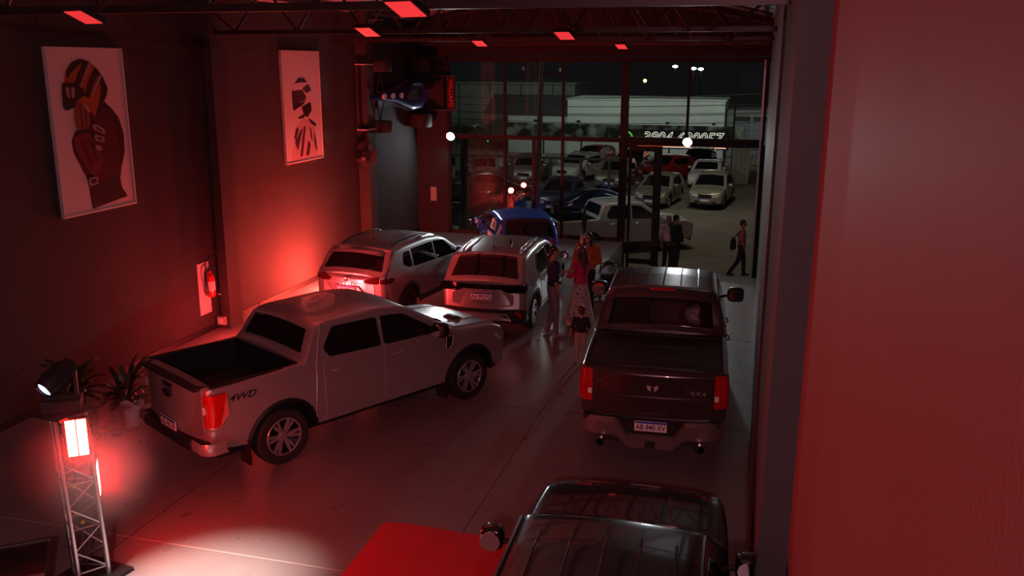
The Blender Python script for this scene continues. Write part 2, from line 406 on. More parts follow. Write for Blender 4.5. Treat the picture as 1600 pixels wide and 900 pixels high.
def make_car(name, label, cat, loc, head, P, pm, group=None, detail=True, ptxt='', rear=True, front=True):
    """head: degrees to the left of +Y"""
    g = CarGeo(P); root = empty(name, loc, R_(90 + head), label, cat, group)
    b = g.body().build('body', pm, root, 38, weld=True)
    # underside and wheel housings
    m = MB().bb((g.xr + .25, -g.W / 2 + .34, .24), (g.xf - .25, g.W / 2 - .34, min(.8, g.belt - .2))).build('underbody', M_BLACK, root)
    for xc in (-g.wb / 2, g.wb / 2):
        for sg in (-1, 1):
            h = MB().grid(lambda u, v: Vector((xc + (g.ra - .004) * math.cos(pi * u), sg * (g.hw(xc, g.R + .2) - .02 - .36 * v), g.R + (g.ra - .004) * math.sin(pi * u))), 12, 1)
            h.add([(xc - g.ra, sg * (g.hw(xc, .5) - .37), .25), (xc + g.ra, sg * (g.hw(xc, .5) - .37), .25), (xc + g.ra, sg * (g.hw(xc, .5) - .37), g.R + g.ra), (xc - g.ra, sg * (g.hw(xc, .5) - .37), g.R + g.ra)], [(0, 1, 2, 3)])
            h.build('wheel_housing', M_BLACK, root, 50)
            tr = P.get('arch')
            if tr:
                pts = [g.side(xc + (g.ra + .012) * math.cos(pi * u / 14), max(g.R + (g.ra + .012) * math.sin(pi * u / 14), g.sill + .02), sg, .0) for u in range(15)]
                a = MB()
                def fa(u, v, xc=xc, sg=sg):
                    t = pi * u; rad = g.ra - .012 + tr * v
                    return g.side(xc + rad * math.cos(t), max(g.R + rad * math.sin(t), g.sill), sg, .022 - .024 * v)
                a.grid(fa, 16, 2); a.build('wheel_arch_trim', P.get('archmat', M_BLACK), root, 60)
            wheel(root, xc, sg * (g.hw(xc, g.R + .2) - .135), g.R, P.get('tw', .235), P.get('rim', M_RIM), P.get('spokes', 5), detail)
            if P.get('flap'):
                MB().bb((xc - g.ra - .03, sg * (g.W / 2 - .24), .16), (xc - g.ra, sg * (g.W / 2 - .02), .5)).build('mudflap', M_BLACK, root)
    # doors, windows, handles
    for sg in (-1, 1):
        for (x0, x1, x0b, x1b, hx) in P['doors']:
            d = g.grid_side(x0, x1, g.sill + .09, g.belt + .005, sg, .007, 10, 10, x0b, x1b).build('door', pm, root, 38, fixn=True)
            p0 = g.side(hx - .1, g.belt - .13, sg, .03); p1 = g.side(hx + .1, g.belt - .12, sg, .03)
            h = MB().tube([p0 + Vector((0, -sg * .02, 0)), p0.lerp(p1, .15) + Vector((0, sg * .012, 0)), p0.lerp(p1, .85) + Vector((0, sg * .012, 0)), p1 + Vector((0, -sg * .02, 0))], .014, 6)
            h.build('door_handle', P.get('handle', pm), d, 50)
        for w in P['wins']:
            o = g.poly_side(w, sg, .009).build('side_window', M_GLASS, root, 30)
            if P.get('trim'):
                q = [g.side(p[0], p[1], sg, .008) for p in subdiv(rpoly(w, .04), .2)]
                MB().tube(q, .008, 4, True).build('window_trim', P['trim'], o, 60)
        if P.get('rocker'):
            x0 = -g.wb / 2 + g.ra + .01; x1 = g.wb / 2 - g.ra - .01
            MB().grid(lambda u, v: g.side(x0 + (x1 - x0) * u, g.sill - .02 + P['rocker'] * v, sg, .012 if 0 < v < 1 else -.01), 6, 6).build('rocker_panel', P.get('archmat', M_BLACK), root, 60)
        # mirror
        mx, mz = P['mirror']; q = g.side(mx, mz, sg, 0); MS = P.get('msize', (.09, .2, .15))
        mm = MB().sphere((0, 0, 0), 1.0, 16, 10)
        mm.v = [tuple(q + Vector((-.02, sg * (MS[1] * .62 + .03), .05)) + Vector([math.copysign(abs(c) ** .55, c) * e for c, e in zip(v, (MS[0] * (.8 if v[0] < 0 else 1), MS[1] * .5, MS[2] * .5))])) for v in mm.v]
        mo = mm.build('mirror', P.get('mirmat', pm), root, 60)
        MB().tube([q + Vector((0, -sg * .03, 0)), q + Vector((0, sg * .07, .02))], .025, 6).build('mirror_arm', M_BLACK, mo, 60)
        c = q + Vector((-.02 - MS[0] * .88, sg * (MS[1] * .62 + .03), .05))
        MB().prism([(MS[1] * .42 * math.cos(a * pi / 6), MS[2] * .42 * math.sin(a * pi / 6)) for a in range(12)], lambda p: c + Vector((-.012, p[0], p[1])), lambda p: c + Vector((.02, p[0], p[1]))).build('mirror_glass', MATS['mirror_silver'], mo)
    x0, x1, y0, y1 = P['shield']
    g.grid_top(x0, x1, y0, y1, .006, 12, 12).build('windshield', M_GLASS, root, 40, fixn=True)
    x0, x1, y0, y1 = P['rearwin']
    rw = g.grid_top(x0, x1, y0, y1, .006, 12, 12).build('rear_window', M_GLASS, root, 40, fixn=True)
    x0, x1, y0, y1 = P['hood']
    g.grid_top(x0, x1, y0, y1, .008, 10, 12).build('hood', pm, root, 40, fixn=True)
    if P.get('spoiler'):
        sx, sz, sw, sl = P['spoiler']
        MB().grid(lambda u, v: Vector((sx - sl * u - .05 * (1 - abs(2 * v - 1) ** 3), sw * (2 * v - 1), g.topz(min(sx + .2, 0), sw * .9 * (2 * v - 1)) - .005 + (.02 if 0 < u < .9 else -.02) - .05 * u)), 5, 12).build('spoiler', pm, root, 50)
    if P.get('rails'):
        xa, xb, ry = P['rails']
        for sg in (-1, 1):
            pts = [Vector((xa + (xb - xa) * i / 12, sg * ry(xa + (xb - xa) * i / 12), g.topz(xa + (xb - xa) * i / 12, ry(xa + (xb - xa) * i / 12)) + .045 * math.sin(pi * min(1, max(0, i / 12)) ) ** .4 - .003)) for i in range(13)]
            MB().tube(pts, .017, 6).build('roof_rail', P.get('railmat', M_CHROME), root, 60)
    if P.get('antenna'):
        ax, az = P['antenna']; zt = g.topz(ax, 0)
        a = MB().cyl((ax, 0, zt - .01), (ax, 0, zt + .03), .03, .015).build('antenna', M_BLACK, root, 40)
        MB().tube([(ax, 0, zt + .02), (ax - .09, 0, zt + .28)], .004, 5).build('antenna_rod', M_BLACK, a)
    # front
    h = g.hw(g.xf, .7); zt = g.top(g.xf) - g.crown
    if front:
        for sg in (-1, 1):
            a = MB(); g.poly_cap([(sg * h * .98, zt - .04), (sg * h * .52, zt - .07), (sg * h * .55, zt - .2), (sg * h * .98, zt - .16)], 1, .012, .02, .08, a)
            g.poly_side([(g.xf - .01, zt - .04), (g.xf - .01, zt - .17), (g.xf - .16, zt - .12), (g.xf - .3, zt - .02)], sg, .01, .02, .1, a)
            a.build('headlight', M_LAMPW, root, 40)
        g.poly_cap([(-h * .5, zt - .07), (h * .5, zt - .07), (h * .46, zt - .23), (-h * .46, zt - .23)], 1, .014).build('grille', M_BLACK, root, 40)
        MB().tube([g.cap(1, y * h, zt - .05, .012) for y in (-.5, -.25, 0, .25, .5)], .008, 4).build('grille_trim', M_CHROME, root, 60)
        g.poly_cap([(-h * .8, zt - .36), (h * .8, zt - .36), (h * .74, .27), (-h * .74, .27)], 1, .016).build('front_bumper', M_BLACK, root, 40)
        plate(root, frame_mtx(g.cap(1, 0, zt - .31, .03), (0, 1, 0), (0, 0, 1)), ptxt, False)
    return root, g
mat('mirror_silver', (.8, .8, .8), .03, 1.0)
# ---- outlines
def p_pickup(scale=1.0, **k):
    P = dict(wb=3.27, xf=2.5, xr=-2.86, W=1.92, R=.385, belt=1.24, sill=.42, tum=.27, re=.09, plan=.05, bulge=.08, crown=.035,
             top=[(-2.86, 1.30), (-1.30, 1.33), (-1.26, 1.36), (-1.06, 1.81), (-.85, 1.875), (.0, 1.895), (.45, 1.85), (1.32, 1.255), (1.45, 1.225), (2.2, 1.165), (2.42, 1.09), (2.5, 1.0)],
             bed=(-2.76, -1.33, .92), doors=[(-1.02, -.03, -.98, -.03, -.78), (-.01, 1.04, -.01, 1.02, .2)],
             wins=[[(-.98, 1.42), (-.9, 1.30), (-.06, 1.27), (-.06, 1.735), (-.78, 1.75)], [(.0, 1.27), (.98, 1.245), (.9, 1.33), (.36, 1.7), (.0, 1.735)]],
             mirror=(.9, 1.28), msize=(.1, .24, .22), shield=(1.29, .47, .78, .63), rearwin=(-1.235, -1.08, .70, .62), hood=(1.40, 2.40, .80, .74), arch=.05, flap=True, spokes=6, tw=.26)
    P.update(k); return P
def p_suv(**k):
    P = dict(wb=2.65, xf=2.1, xr=-2.08, W=1.77, R=.335, belt=.99, sill=.27, tum=.27, re=.13, plan=.1, bulge=.1, crown=.045,
             top=[(-2.08, .98), (-2.02, 1.05), (-1.96, 1.10), (-1.70, 1.46), (-1.6, 1.52), (-1.2, 1.575), (-.4, 1.6), (.15, 1.56), (.45, 1.47), (1.10, 1.06), (1.2, 1.03), (1.85, .96), (2.04, .9), (2.1, .84)],
             doors=[(-1.02, -.14, -.72, -.14, -.72), (-.12, .92, -.12, .9, .1)],
             wins=[[(-1.02, 1.04), (-.16, 1.01), (-.16, 1.41), (-.95, 1.41), (-1.12, 1.2)], [(-.1, 1.01), (.86, .99), (.32, 1.38), (-.1, 1.42)]],
             mirror=(.78, 1.02), shield=(1.08, .38, .70, .56), rearwin=(-1.975, -1.66, .66, .56), hood=(1.15, 2.0, .68, .60), arch=.06, rocker=.12, rails=(-1.5, .1, lambda x: .565), antenna=(-1.25, 0), spokes=5, tw=.215)
    P.update(k); return P
def p_hatch(**k):
    P = dict(wb=2.5, xf=1.98, xr=-1.88, W=1.68, R=.31, belt=.93, sill=.23, tum=.28, re=.14, plan=.12, bulge=.1, crown=.045,
             top=[(-1.88, .92), (-1.82, .97), (-1.55, 1.36), (-1.4, 1.43), (-.7, 1.485), (-.1, 1.47), (.25, 1.39), (.98, .99), (1.1, .95), (1.7, .88), (1.92, .81), (1.98, .75)],
             doors=[(-.98, -.14, -.72, -.14, -.7), (-.12, .86, -.12, .84, .1)],
             wins=[[(-1.08, .99), (-.16, .96), (-.16, 1.32), (-.92, 1.32)], [(-.1, .96), (.78, .94), (.2, 1.3), (-.1, 1.33)]],
             mirror=(.68, .97), shield=(.96, .2, .66, .52), rearwin=(-1.80, -1.5, .60, .5), hood=(1.05, 1.88, .64, .55), spokes=5, tw=.19)
    P.update(k); return P
def p_sedan(**k):
    P = dict(wb=2.65, xf=2.12, xr=-2.3, W=1.76, R=.325, belt=.92, sill=.23, tum=.3, re=.14, plan=.12, bulge=.1, crown=.045,
             top=[(-2.3, .93), (-2.2, 1.0), (-1.72, 1.05), (-1.0, 1.40), (-.6, 1.46), (-.1, 1.46), (.3, 1.37), (1.1, .98), (1.25, .93), (1.85, .85), (2.06, .78), (2.12, .72)],
             doors=[(-1.02, -.14, -.8, -.14, -.72), (-.12, .92, -.12, .9, .1)],
             wins=[[(-1.15, .98), (-.16, .95), (-.16, 1.31), (-.75, 1.31)], [(-.1, .95), (.85, .93), (.28, 1.27), (-.1, 1.32)]],
             mirror=(.74, .95), shield=(1.08, .28, .68, .54), rearwin=(-1.7, -1.05, .62, .52), hood=(1.2, 2.02, .66, .56), spokes=5, tw=.2)
    P.update(k); return P
def lamps_rear(root, g, m, ytop, ybot, inner, outer=0.99, wrap=.22, off=.014):
    h = g.hw(g.xr, .8)
    out = []
    for sg in (-1, 1):
        a = MB(); g.poly_cap([(sg * h * outer, ytop), (sg * h * inner, ytop - .01), (sg * h * (inner + .05), ybot), (sg * h * outer, ybot)], -1, off, .02, .08, a)
        g.poly_side([(g.xr + .0, ytop), (g.xr + wrap, ytop - .02), (g.xr + wrap * .8, ybot + .02), (g.xr + .0, ybot)], sg, off * .8, .02, .06, a)
        out.append(a.build('taillight', m, root, 40))
    return out
# ------------------------------------------------------------------ the hall
XL, YF = -10.06, 26.0
fl = MB(); fl.bb((XL - .2, -3, -.2), (0.7, 21.3, 0)); fl.bb((XL - .2, 21.3, -1.8), (-3.7, YF + .12, 0))
floor = struct(fl.build('floor', M_FLOOR))
M_JOINT = mat('joint_filler', (0.42, 0.38, 0.35), 0.7)
M_JOINTD = mat('dark_joint', (0.05, 0.048, 0.047), 0.8)
for y in (7.52, 12.4, 16.8): MB().bb((XL, y - .008, -.01), (.1, y + .008, .0015)).build('floor_joint', M_JOINT if y < 9 else M_JOINTD, floor)
for x in (-2.9, -6.4): MB().bb((x - .006, -3, -.01), (x + .006, 21.2, .0015)).build('floor_joint', M_JOINTD, floor)
rp = MB().prism([(21.3, 0), (YF, -.85), (29.6, -1.6), (29.6, -1.9), (21.3, -1.9)], lambda p: Vector((-3.7, p[0], p[1])), lambda p: Vector((0.6, p[0], p[1])))
struct(rp.build('ramp', M_FLOOR, fixn=True))
# left wall with pilasters
struct(MB().bb((XL - .25, -3, -.2), (XL, YF + .2, 7.2)).build('wall_left', M_WALL))
for y in (14.9, 21.7):
    struct(MB().bb((XL - .02, y, 0), (XL + .3, y + .45, 6.4)).build('pilaster', M_WALL))
struct(MB().bb((XL, -3, 0), (XL + .02, YF - .08, .11)).build('baseboard_left', M_BLACK))
# right wall, stepping in along its length
struct(MB().bb((.378, -3, -.2), (.7, 6.02, 7.2)).build('wall_right', M_WALLR))
struct(MB().bb((.176, 6.0, -.2), (.7, 10.0, 7.2)).build('wall_right', mat('grey_pier_paint', (.052, .055, .058), .75, noise=.08, nscale=1.0, bump=.05, bscale=50)))
struct(MB().bb((.145, 10.0, -1.2), (.7, YF + .2, 7.2)).build('wall_right', M_WALLR))
struct(MB().bb((XL - .2, -3.2, -.2), (.7, -3, 7.2)).build('wall_back', M_WALL))
# front wall beside and above the glazing
struct(MB().bb((XL, YF - .08, -.1), (-9.08, YF + .2, 5.3)).build('wall_front', M_WALL))
struct(MB().bb((XL, YF - .08, 5.3), (.3, YF + .2, 7.2)).build('wall_front', mat('black_fascia', (.012, .012, .012), .8)))
# roof: shallow vault of foil-backed sheets on purlins
def zr(x): return 6.2 + .75 * (1 - ((x + 5) / 5.4) ** 2)
M_FOIL = mat('foil_insulation', (.6, .6, .62), .36, .4, noise=.25, nscale=3, bump=.9, bscale=5)
roof = None
for k in range(7):
    y0 = -3 + k * 4.2; y1 = y0 + 4.17
    m = MB().grid(lambda u, v: Vector((XL - .2 + 10.9 * u, y0 + (y1 - y0) * v, zr(XL - .2 + 10.9 * u) + (.01 * (k % 2)))), 16, 1)
    if roof is None: roof = struct(m.build('ceiling', M_FOIL, None, 50))
    else: m.build('roof_sheet', M_FOIL, roof, 50)
for k in range(8):
    x = -9.6 + k * 1.36
    MB().bb((x - .03, -2.9, zr(x) - .12), (x + .03, 25.9, zr(x) - .02)).build('purlin', M_STEEL, roof)
# roof trusses
M_TRUSS = mat('truss_paint', (.035, .022, .022), .45, .3, noise=.1, nscale=6)
for (ty, lab) in ((8.5, 'dark steel roof truss nearest the camera, above the silver pickup'), (15.1, 'dark steel roof truss ending at the conduit pilaster'), (20.5, 'dark steel roof truss above the blue hatchback'), (25.5, 'dark steel roof truss just inside the glazed front')):
    t = empty('roof_truss', (0, ty, 5.6), 0, lab, 'truss', 'roof trusses across the hall')
    MB().bb((XL, -.05, -.04), (.3, .05, .04)).build('bottom_chord', M_TRUSS, t)
    MB().tube([(x, 0, zr(x) - 5.6 - .2) for x in [XL + .05 + 10.1 * i / 14 for i in range(15)]], .045, 4).build('top_chord', M_TRUSS, t)
    n = 16
    for i in range(n):
        xa = XL + .1 + 10.0 * i / n; xb = XL + .1 + 10.0 * (i + 1) / n
        a, b = ((xa, 0, .02), (xb, 0, zr(xb) - 5.82)) if i % 2 else ((xa, 0, zr(xa) - 5.82), (xb, 0, .02))
        MB().cyl(a, b, .026, n=6).build('web_bar', M_TRUSS, t)
# red ceiling lamps
M_CEIL = mat('red_led_diffuser', (.3, .02, .02), .4, emit=(1.0, .045, .05), es=0.8)
for (x, y, lab) in ((-5.96, 7.15, 'square red ceiling lamp dim at the far left, over the helmet portrait'), (-5.0, 11.2, 'small red ceiling lamp above the red-lit portrait'), (-5.5, 17.7, 'red ceiling lamp above the wall-hung racing car'),
                    (-2.63, 6.6, 'largest red ceiling lamp, at the top edge beside the foil roof'), (-2.8, 13.1, 'red ceiling lamp under the middle truss, above the glass front'), (-3.2, 21.2, 'smallest red ceiling lamp, high before the entrance glazing')):
    t = empty('ceiling_lamp', (x, y, 5.45), 0, lab, 'lamp', 'red ceiling lamps')
    t.rotation_euler = (R_(-24), 0, R_(-14))
    MB().bb((-.13, -.13, 0), (.13, .13, .05)).build('housing', M_BLACK, t)
    MB().bb((-.115, -.115, -.006), (.115, .115, .002)).build('diffuser', M_CEIL, t)
    MB().tube([(-.14, 0, .02), (-.14, .1, .22), (.14, .1, .22), (.14, 0, .02)], .008, 5).build('hanger', M_BLACK, t)
# ------------------------------------------------------------------ glazed front
w1 = empty('window_1', (0, YF, 2.95)); struct(w1)      # upper lights
w2 = empty('window_2', (0, YF, 0)); struct(w2)         # lower lights left of the door
XS = [-9.04, -7.31, -5.56, -3.77, -2.0, .08]
def bar(nm, a, b, par): return MB().bb(a, b).build(nm, M_FRAME, par)
bar('transom', (-9.08, -.06, -.06), (-3.8, .06, .06), w1); bar('transom', (-3.8, -.07, -.13), (.1, .07, .1), w1)
bar('head_rail', (-9.08, -.06, 2.17), (.14, .06, 2.32), w1)
for i, x in enumerate(XS):
    wdt = .11 if x == -3.77 else .035
    bar('mullion', (x - wdt, -.06, .06), (x + wdt, .06, 2.18), w1)
    if x < -3.5: bar('mullion', (x - wdt, -.06, -.85 if x == -3.77 else 0), (x + wdt, .06, 2.9), w2)
bar('mullion', (-6.46, -.09, 0), (-6.36, -.03, 2.9), w2)
bar('bottom_rail', (-9.04, -.06, 0), (-3.8, .06, .1), w2)
for a, b in zip(XS, XS[1:]):
    MB().bb((a + .03, -.008, .06), (b - .03, .008, 2.18)).build('pane', M_PANE, w1)
    if b < -3.5: MB().bb((a + .03, -.008, .1), (b - .03, .008, 2.9)).build('pane', M_PANE, w2)
bar('jamb', (.02, -.08, -.95), (.145, .08, 2.9), w2)
MB().bb((-.02, -.1, -.9), (.03, -.06, 5.2)).build('jamb_strip', mat('pale_aluminium', (.55, .56, .6), .35, .8), w2)
d1 = empty('door_1', (-3.6, YF - .02, -.85)); struct(d1)   # glass leaf standing open in line with the front
bar('stile', (0, -.04, 0), (.08, .04, 3.65), d1); bar('stile', (.72, -.05, 0), (.94, .05, 3.65), d1)
bar('rail', (.08, -.04, .22), (.72, .04, .36), d1); bar('rail', (.08, -.04, 3.5), (.72, .04, 3.65), d1); bar('rail', (.08, -.04, 0), (.72, .04, .06), d1)
MB().bb((.08, -.008, .36), (.72, .008, 3.5)).build('pane', M_PANE, d1); MB().bb((.08, -.008, .06), (.72, .008, .22)).build('pane', M_PANE, d1)
# floodlights on the transom
M_FLOOD = mat('floodlight_lens', (1, 1, 1), .3, emit=(.9, .96, 1.0), es=150)
for (x, lab) in ((-8.95, 'bright white floodlight at the left end of the transom'), (-1.96, 'bright white floodlight on the transom over the open entrance')):
    t = empty('floodlight', (x, YF - .16, 2.97), 0, lab, 'floodlight', 'floodlights on the transom')
    MB().lathe([(.001, -.1), (.06, -.1), (.13, .02), (.135, .05), (.125, .05)], 16, Matrix.Rotation(pi / 2 + .35, 4, 'X')).build('housing', M_BLACK, t, 40)
    MB().lathe([(.001, .052), (.125, .052)], 16, Matrix.Rotation(pi / 2 + .35, 4, 'X')).build('lens', M_FLOOD, t)
    MB().bb((-.02, .03, -.03), (.02, .1, .03)).build('bracket', M_BLACK, t)
# ------------------------------------------------------------------ things on the left wall
def on_wall(y, z, d=0.0): return Vector((XL + d, y, z))
def portrait(nm, lab, y0, y1, z0, z1, shapes):
    t = empty(nm, (XL, (y0 + y1) / 2, z0), 0, lab, 'portrait'); W = y1 - y0; H = z1 - z0
    c = MB().bb((.004, -W / 2, 0), (.045, W / 2, H)).build('canvas', M_WHITE, t)
    for a, b in (((.0, -W / 2 - .03, -.03), (.06, W / 2 + .03, .0)), ((.0, -W / 2 - .03, H), (.06, W / 2 + .03, H + .03)), ((0, -W / 2 - .03, 0), (.06, -W / 2, H)), ((0, W / 2, 0), (.06, W / 2 + .03, H))):
        MB().bb(a, b).build('frame_bar', mat('white_frame', (.6, .58, .57), .5), t)
    for k, (nm2, col, poly) in enumerate(shapes):
        q = rpoly([(p[0] * W - W / 2, (1 - p[1]) * H) for p in poly], .035, 3); d = .0455 + .0006 * (k + 1)
        MB().prism(q, lambda p: Vector((.04, p[0], p[1])), lambda p: Vector((d, p[0], p[1]))).build(nm2, mat('ink_' + '_'.join('%02d' % int(v * 99) for v in col), col, .8), c)
    return t
K = (.01, .008, .008); DR = (.05, .006, .008); RD = (.14, .012, .012); OR = (.3, .085, .015); GY = (.3, .24, .24); SK = (.2, .06, .03)
portrait('portrait', 'framed portrait of a praying racing driver in orange helmet and dark suit', 11.17, 12.77, 2.8, 5.25, [
    ('suit', DR, [(.6, .3), (.7, .33), (.78, .36), (.88, .43), (.93, .53), (.92, .66), (.85, .75), (.81, .83), (.83, .89), (.9, .95), (.37, .985), (.36, .9), (.35, .8), (.28, .72), (.2, .62), (.19, .55), (.24, .5), (.4, .44), (.5, .36)]),
    ('trousers', K, [(.35, .8), (.6, .83), (.81, .79), (.82, .88), (.9, .95), (.37, .987)]),
    ('collar', K, [(.56, .33), (.68, .31), (.78, .37), (.66, .36), (.56, .42), (.5, .42)]),
    ('back_shade', K, [(.78, .38), (.88, .44), (.93, .54), (.91, .66), (.84, .74), (.86, .6), (.83, .48)]),
    ('arm', RD, [(.22, .53), (.4, .48), (.5, .56), (.58, .68), (.52, .77), (.42, .78), (.33, .7), (.24, .62)]),
    ('sleeve_fold', DR, [(.3, .56), (.36, .55), (.46, .7), (.42, .74)]), ('sleeve_fold', DR, [(.4, .53), (.45, .55), (.54, .68), (.5, .7)]),
    ('helmet', OR, [(.18, .2), (.21, .13), (.29, .08), (.4, .055), (.52, .065), (.63, .11), (.71, .17), (.76, .24), (.73, .29), (.67, .33), (.6, .34), (.54, .42), (.49, .38), (.42, .33), (.3, .3), (.19, .34), (.16, .28)]),
    ('helmet_shade', K, [(.6, .1), (.7, .16), (.76, .24), (.73, .29), (.66, .33), (.6, .35), (.66, .25), (.65, .17)]),
    ('helmet_crown', K, [(.22, .13), (.3, .08), (.42, .055), (.5, .065), (.4, .09), (.28, .14), (.22, .18)]),
    ('helmet_stripe', K, [(.46, .065), (.53, .075), (.43, .16), (.34, .25), (.28, .24), (.36, .15)]),
    ('helmet_stripe', K, [(.6, .11), (.66, .14), (.55, .22), (.48, .3), (.43, .28), (.5, .19)]),
    ('helmet_line', GY, [(.54, .075), (.56, .085), (.38, .24), (.36, .245)]), ('helmet_line', GY, [(.67, .15), (.69, .16), (.53, .28), (.51, .28)]),
    ('visor', K, [(.15, .2), (.3, .2), (.42, .24), (.44, .28), (.34, .3), (.27, .35), (.16, .365), (.13, .34), (.14, .26)]),
    ('visor_glint', GY, [(.18, .225), (.3, .225), (.29, .29), (.2, .29)]), ('visor_bar', K, [(.23, .22), (.255, .22), (.25, .3), (.23, .3)]),
    ('glove', SK, [(.3, .31), (.38, .32), (.46, .38), (.46, .45), (.4, .5), (.28, .5), (.26, .4)]),
    ('finger_line', K, [(.34, .33), (.355, .33), (.36, .48), (.345, .48)]), ('finger_line', K, [(.4, .35), (.415, .355), (.42, .47), (.405, .47)]),
    ('cuff', K, [(.25, .49), (.44, .48), (.45, .505), (.25, .515)]),
    ('sleeve_patch', GY, [(.48, .455), (.54, .46), (.66, .5), (.64, .53), (.5, .49)]), ('sleeve_patch_mark', DR, [(.53, .47), (.61, .5), (.6, .515), (.53, .485)]),
    ('sleeve_patch', GY, [(.5, .52), (.64, .545), (.62, .58), (.5, .56)]), ('sleeve_patch_mark', DR, [(.53, .535), (.6, .55), (.59, .565), (.53, .55)]),
    ('sleeve_patch', GY, [(.5, .585), (.58, .6), (.57, .63), (.5, .615)]),
    ('belt_patch', GY, [(.36, .79), (.48, .785), (.48, .835), (.36, .84)]), ('belt_patch_mark', K, [(.38, .8), (.46, .797), (.46, .823), (.38, .828)])])
portrait('portrait', 'narrow framed portrait of a helmeted racer glowing in red light', 17.9, 19.6, 2.91, 5.3, [
    ('suit', (.5, .38, .37), [(.36, .66), (.5, .6), (.66, .64), (.8, .67), (.84, .76), (.86, .98), (.12, .99), (.2, .86), (.24, .74)]),
    ('helmet', (.62, .55, .54), [(.24, .34), (.34, .25), (.5, .225), (.64, .26), (.74, .36), (.74, .48), (.66, .55), (.5, .56), (.34, .6), (.26, .52), (.2, .44)]),
    ('helmet_top', K, [(.3, .285), (.42, .23), (.56, .235), (.66, .275), (.46, .275)]),
    ('helmet_band', DR, [(.5, .33), (.68, .29), (.76, .35), (.62, .38)]),
    ('visor', DR, [(.22, .35), (.5, .34), (.6, .4), (.58, .44), (.4, .455), (.22, .45)]),
    ('visor_edge', K, [(.22, .44), (.4, .46), (.58, .45), (.5, .48), (.24, .53)]),
    ('chin_bar', K, [(.46, .5), (.72, .46), (.74, .54), (.62, .6), (.52, .585)]),
    ('chin', K, [(.34, .595), (.55, .57), (.52, .6), (.4, .61)]),
    ('shoulder_line', K, [(.62, .61), (.84, .67), (.84, .7), (.72, .67)]),
    ('fold', DR, [(.3, .68), (.36, .7), (.26, .8), (.22, .78)]), ('fold', DR, [(.24, .82), (.4, .72), (.46, .7), (.3, .9)]), ('fold', DR, [(.5, .68), (.54, .7), (.46, .88), (.42, .96), (.36, .96)]), ('fold', DR, [(.66, .7), (.7, .72), (.72, .84), (.68, .8)]), ('fold', DR, [(.6, .82), (.66, .86), (.6, .96), (.52, .96)]), ('fold', DR, [(.76, .74), (.82, .82), (.84, .94), (.78, .88)])])
# fire extinguisher and its board
MB().bb((0, -.18, 0), (.015, .18, 1.0)).build('extinguisher_board', M_WHITE, loc=(XL, 14.55, .38))
tag(bpy.data.objects['extinguisher_board'], 'white backing board on the wall behind the fire extinguisher', 'board')
t = empty('fire_extinguisher', (XL + .12, 14.6, .72), 0, 'fire extinguisher with black hose hung on the white board', 'extinguisher')
M_EXT = mat('extinguisher_red', (.5, .02, .015), .25, coat=.5)
MB().lathe([(.001, 0), (.075, .0), (.085, .03), (.085, .36), (.06, .43), (.028, .46), (.028, .5), (.001, .5)], 18).build('cylinder', M_EXT, t, 45)
MB().lathe([(.087, .12), (.0875, .14), (.0875, .28), (.087, .3)], 18).build('paper_label', M_WHITE, t, 45)
v = MB().cyl((0, 0, .5), (0, 0, .56), .03, .022).build('valve', M_BLACK, t, 45)
MB().tube([(0, .02, .56), (.02, .1, .6), (.02, .16, .6)], .012, 6).build('lever', M_BLACK, v)
MB().tube([(0, -.03, .54), (0, -.13, .5), (.01, -.15, .35), (.02, -.12, .15), (.02, -.1, .05)], .016, 6).build('hose', M_BLACK, t, 60)
# conduit with clips and a socket at its foot
t = empty('conduit', (XL + .13, 14.87, .25), 0, 'black cable conduit running up the pilaster by the extinguisher', 'conduit')
MB().cyl((0, 0, 0), (0, 0, 5.3), .016, n=8).build('pipe', M_BLACK, t, 45)
for z in (.45, 1.3, 2.3, 3.1, 4.0): MB().bb((-.03, -.02, z - .012), (.03, .03, z + .012)).build('clip', M_CHROME, t)
s_ = MB().bb((-.08, -.05, -.08), (.08, .03, .08)).build('wall_socket', mat('grey_plastic', (.35, .33, .33), .5), loc=(XL + .14, 14.86, .17))
tag(s_, 'grey socket box at the foot of the cable conduit', 'socket'); MB().bb((-.05, -.058, -.05), (.05, -.048, .05)).build('cover', M_WHITE, s_)
p = MB().bb((-.09, -.05, 0), (.09, .0, .42)).build('switch_box', mat('beige_plastic', (.45, .42, .4), .5), loc=(-9.55, YF - .08, .98)); tag(p, 'pale electrical box on the wall beside the glazing', 'switch box')
MB().bb((-.075, -.06, .02), (.075, -.048, .4)).build('lid', MATS['beige_plastic'], p)
# wall fan on the second pilaster
t = empty('wall_fan', (XL + .35, 21.62, 2.8), R_(-12), 'black wire-caged wall fan on the pilaster below the racing car', 'fan')
Mx = Matrix.Rotation(pi / 2, 4, 'X')
cg = MB()
for r, y in ((.37, 0), (.37, .05), (.26, -.05), (.26, .1), (.13, -.07)): cg.tube([(r * math.cos(a * pi / 14), y - .2, r * math.sin(a * pi / 14)) for a in range(28)], .006, 4, True)
for a in range(28):
    c, s2 = math.cos(a * pi / 14), math.sin(a * pi / 14)
    cg.tube([(.07 * c, -.275, .07 * s2), (.26 * c, -.25, .26 * s2), (.37 * c, -.2, .37 * s2), (.37 * c, -.15, .37 * s2), (.26 * c, -.1, .26 * s2), (.08 * c, -.08, .08 * s2)], .003, 3)
cg.build('cage', M_BLACK, t)
bl = []
for k in range(3):
    a0 = k * 2 * pi / 3
    MB().grid(lambda u, v: Vector(((.06 + .27 * u) * math.cos(a0 + .9 * (v - .5) * (.5 + u)), -.18 + .07 * (v - .5), (.06 + .27 * u) * math.sin(a0 + .9 * (v - .5) * (.5 + u)))), 4, 4).build('blade', mat('fan_blade', (.06, .055, .055), .35), t, 60)
MB().cyl((0, -.26, 0), (0, .02, 0), .075, .06, 14).build('motor', M_BLACK, t, 45)
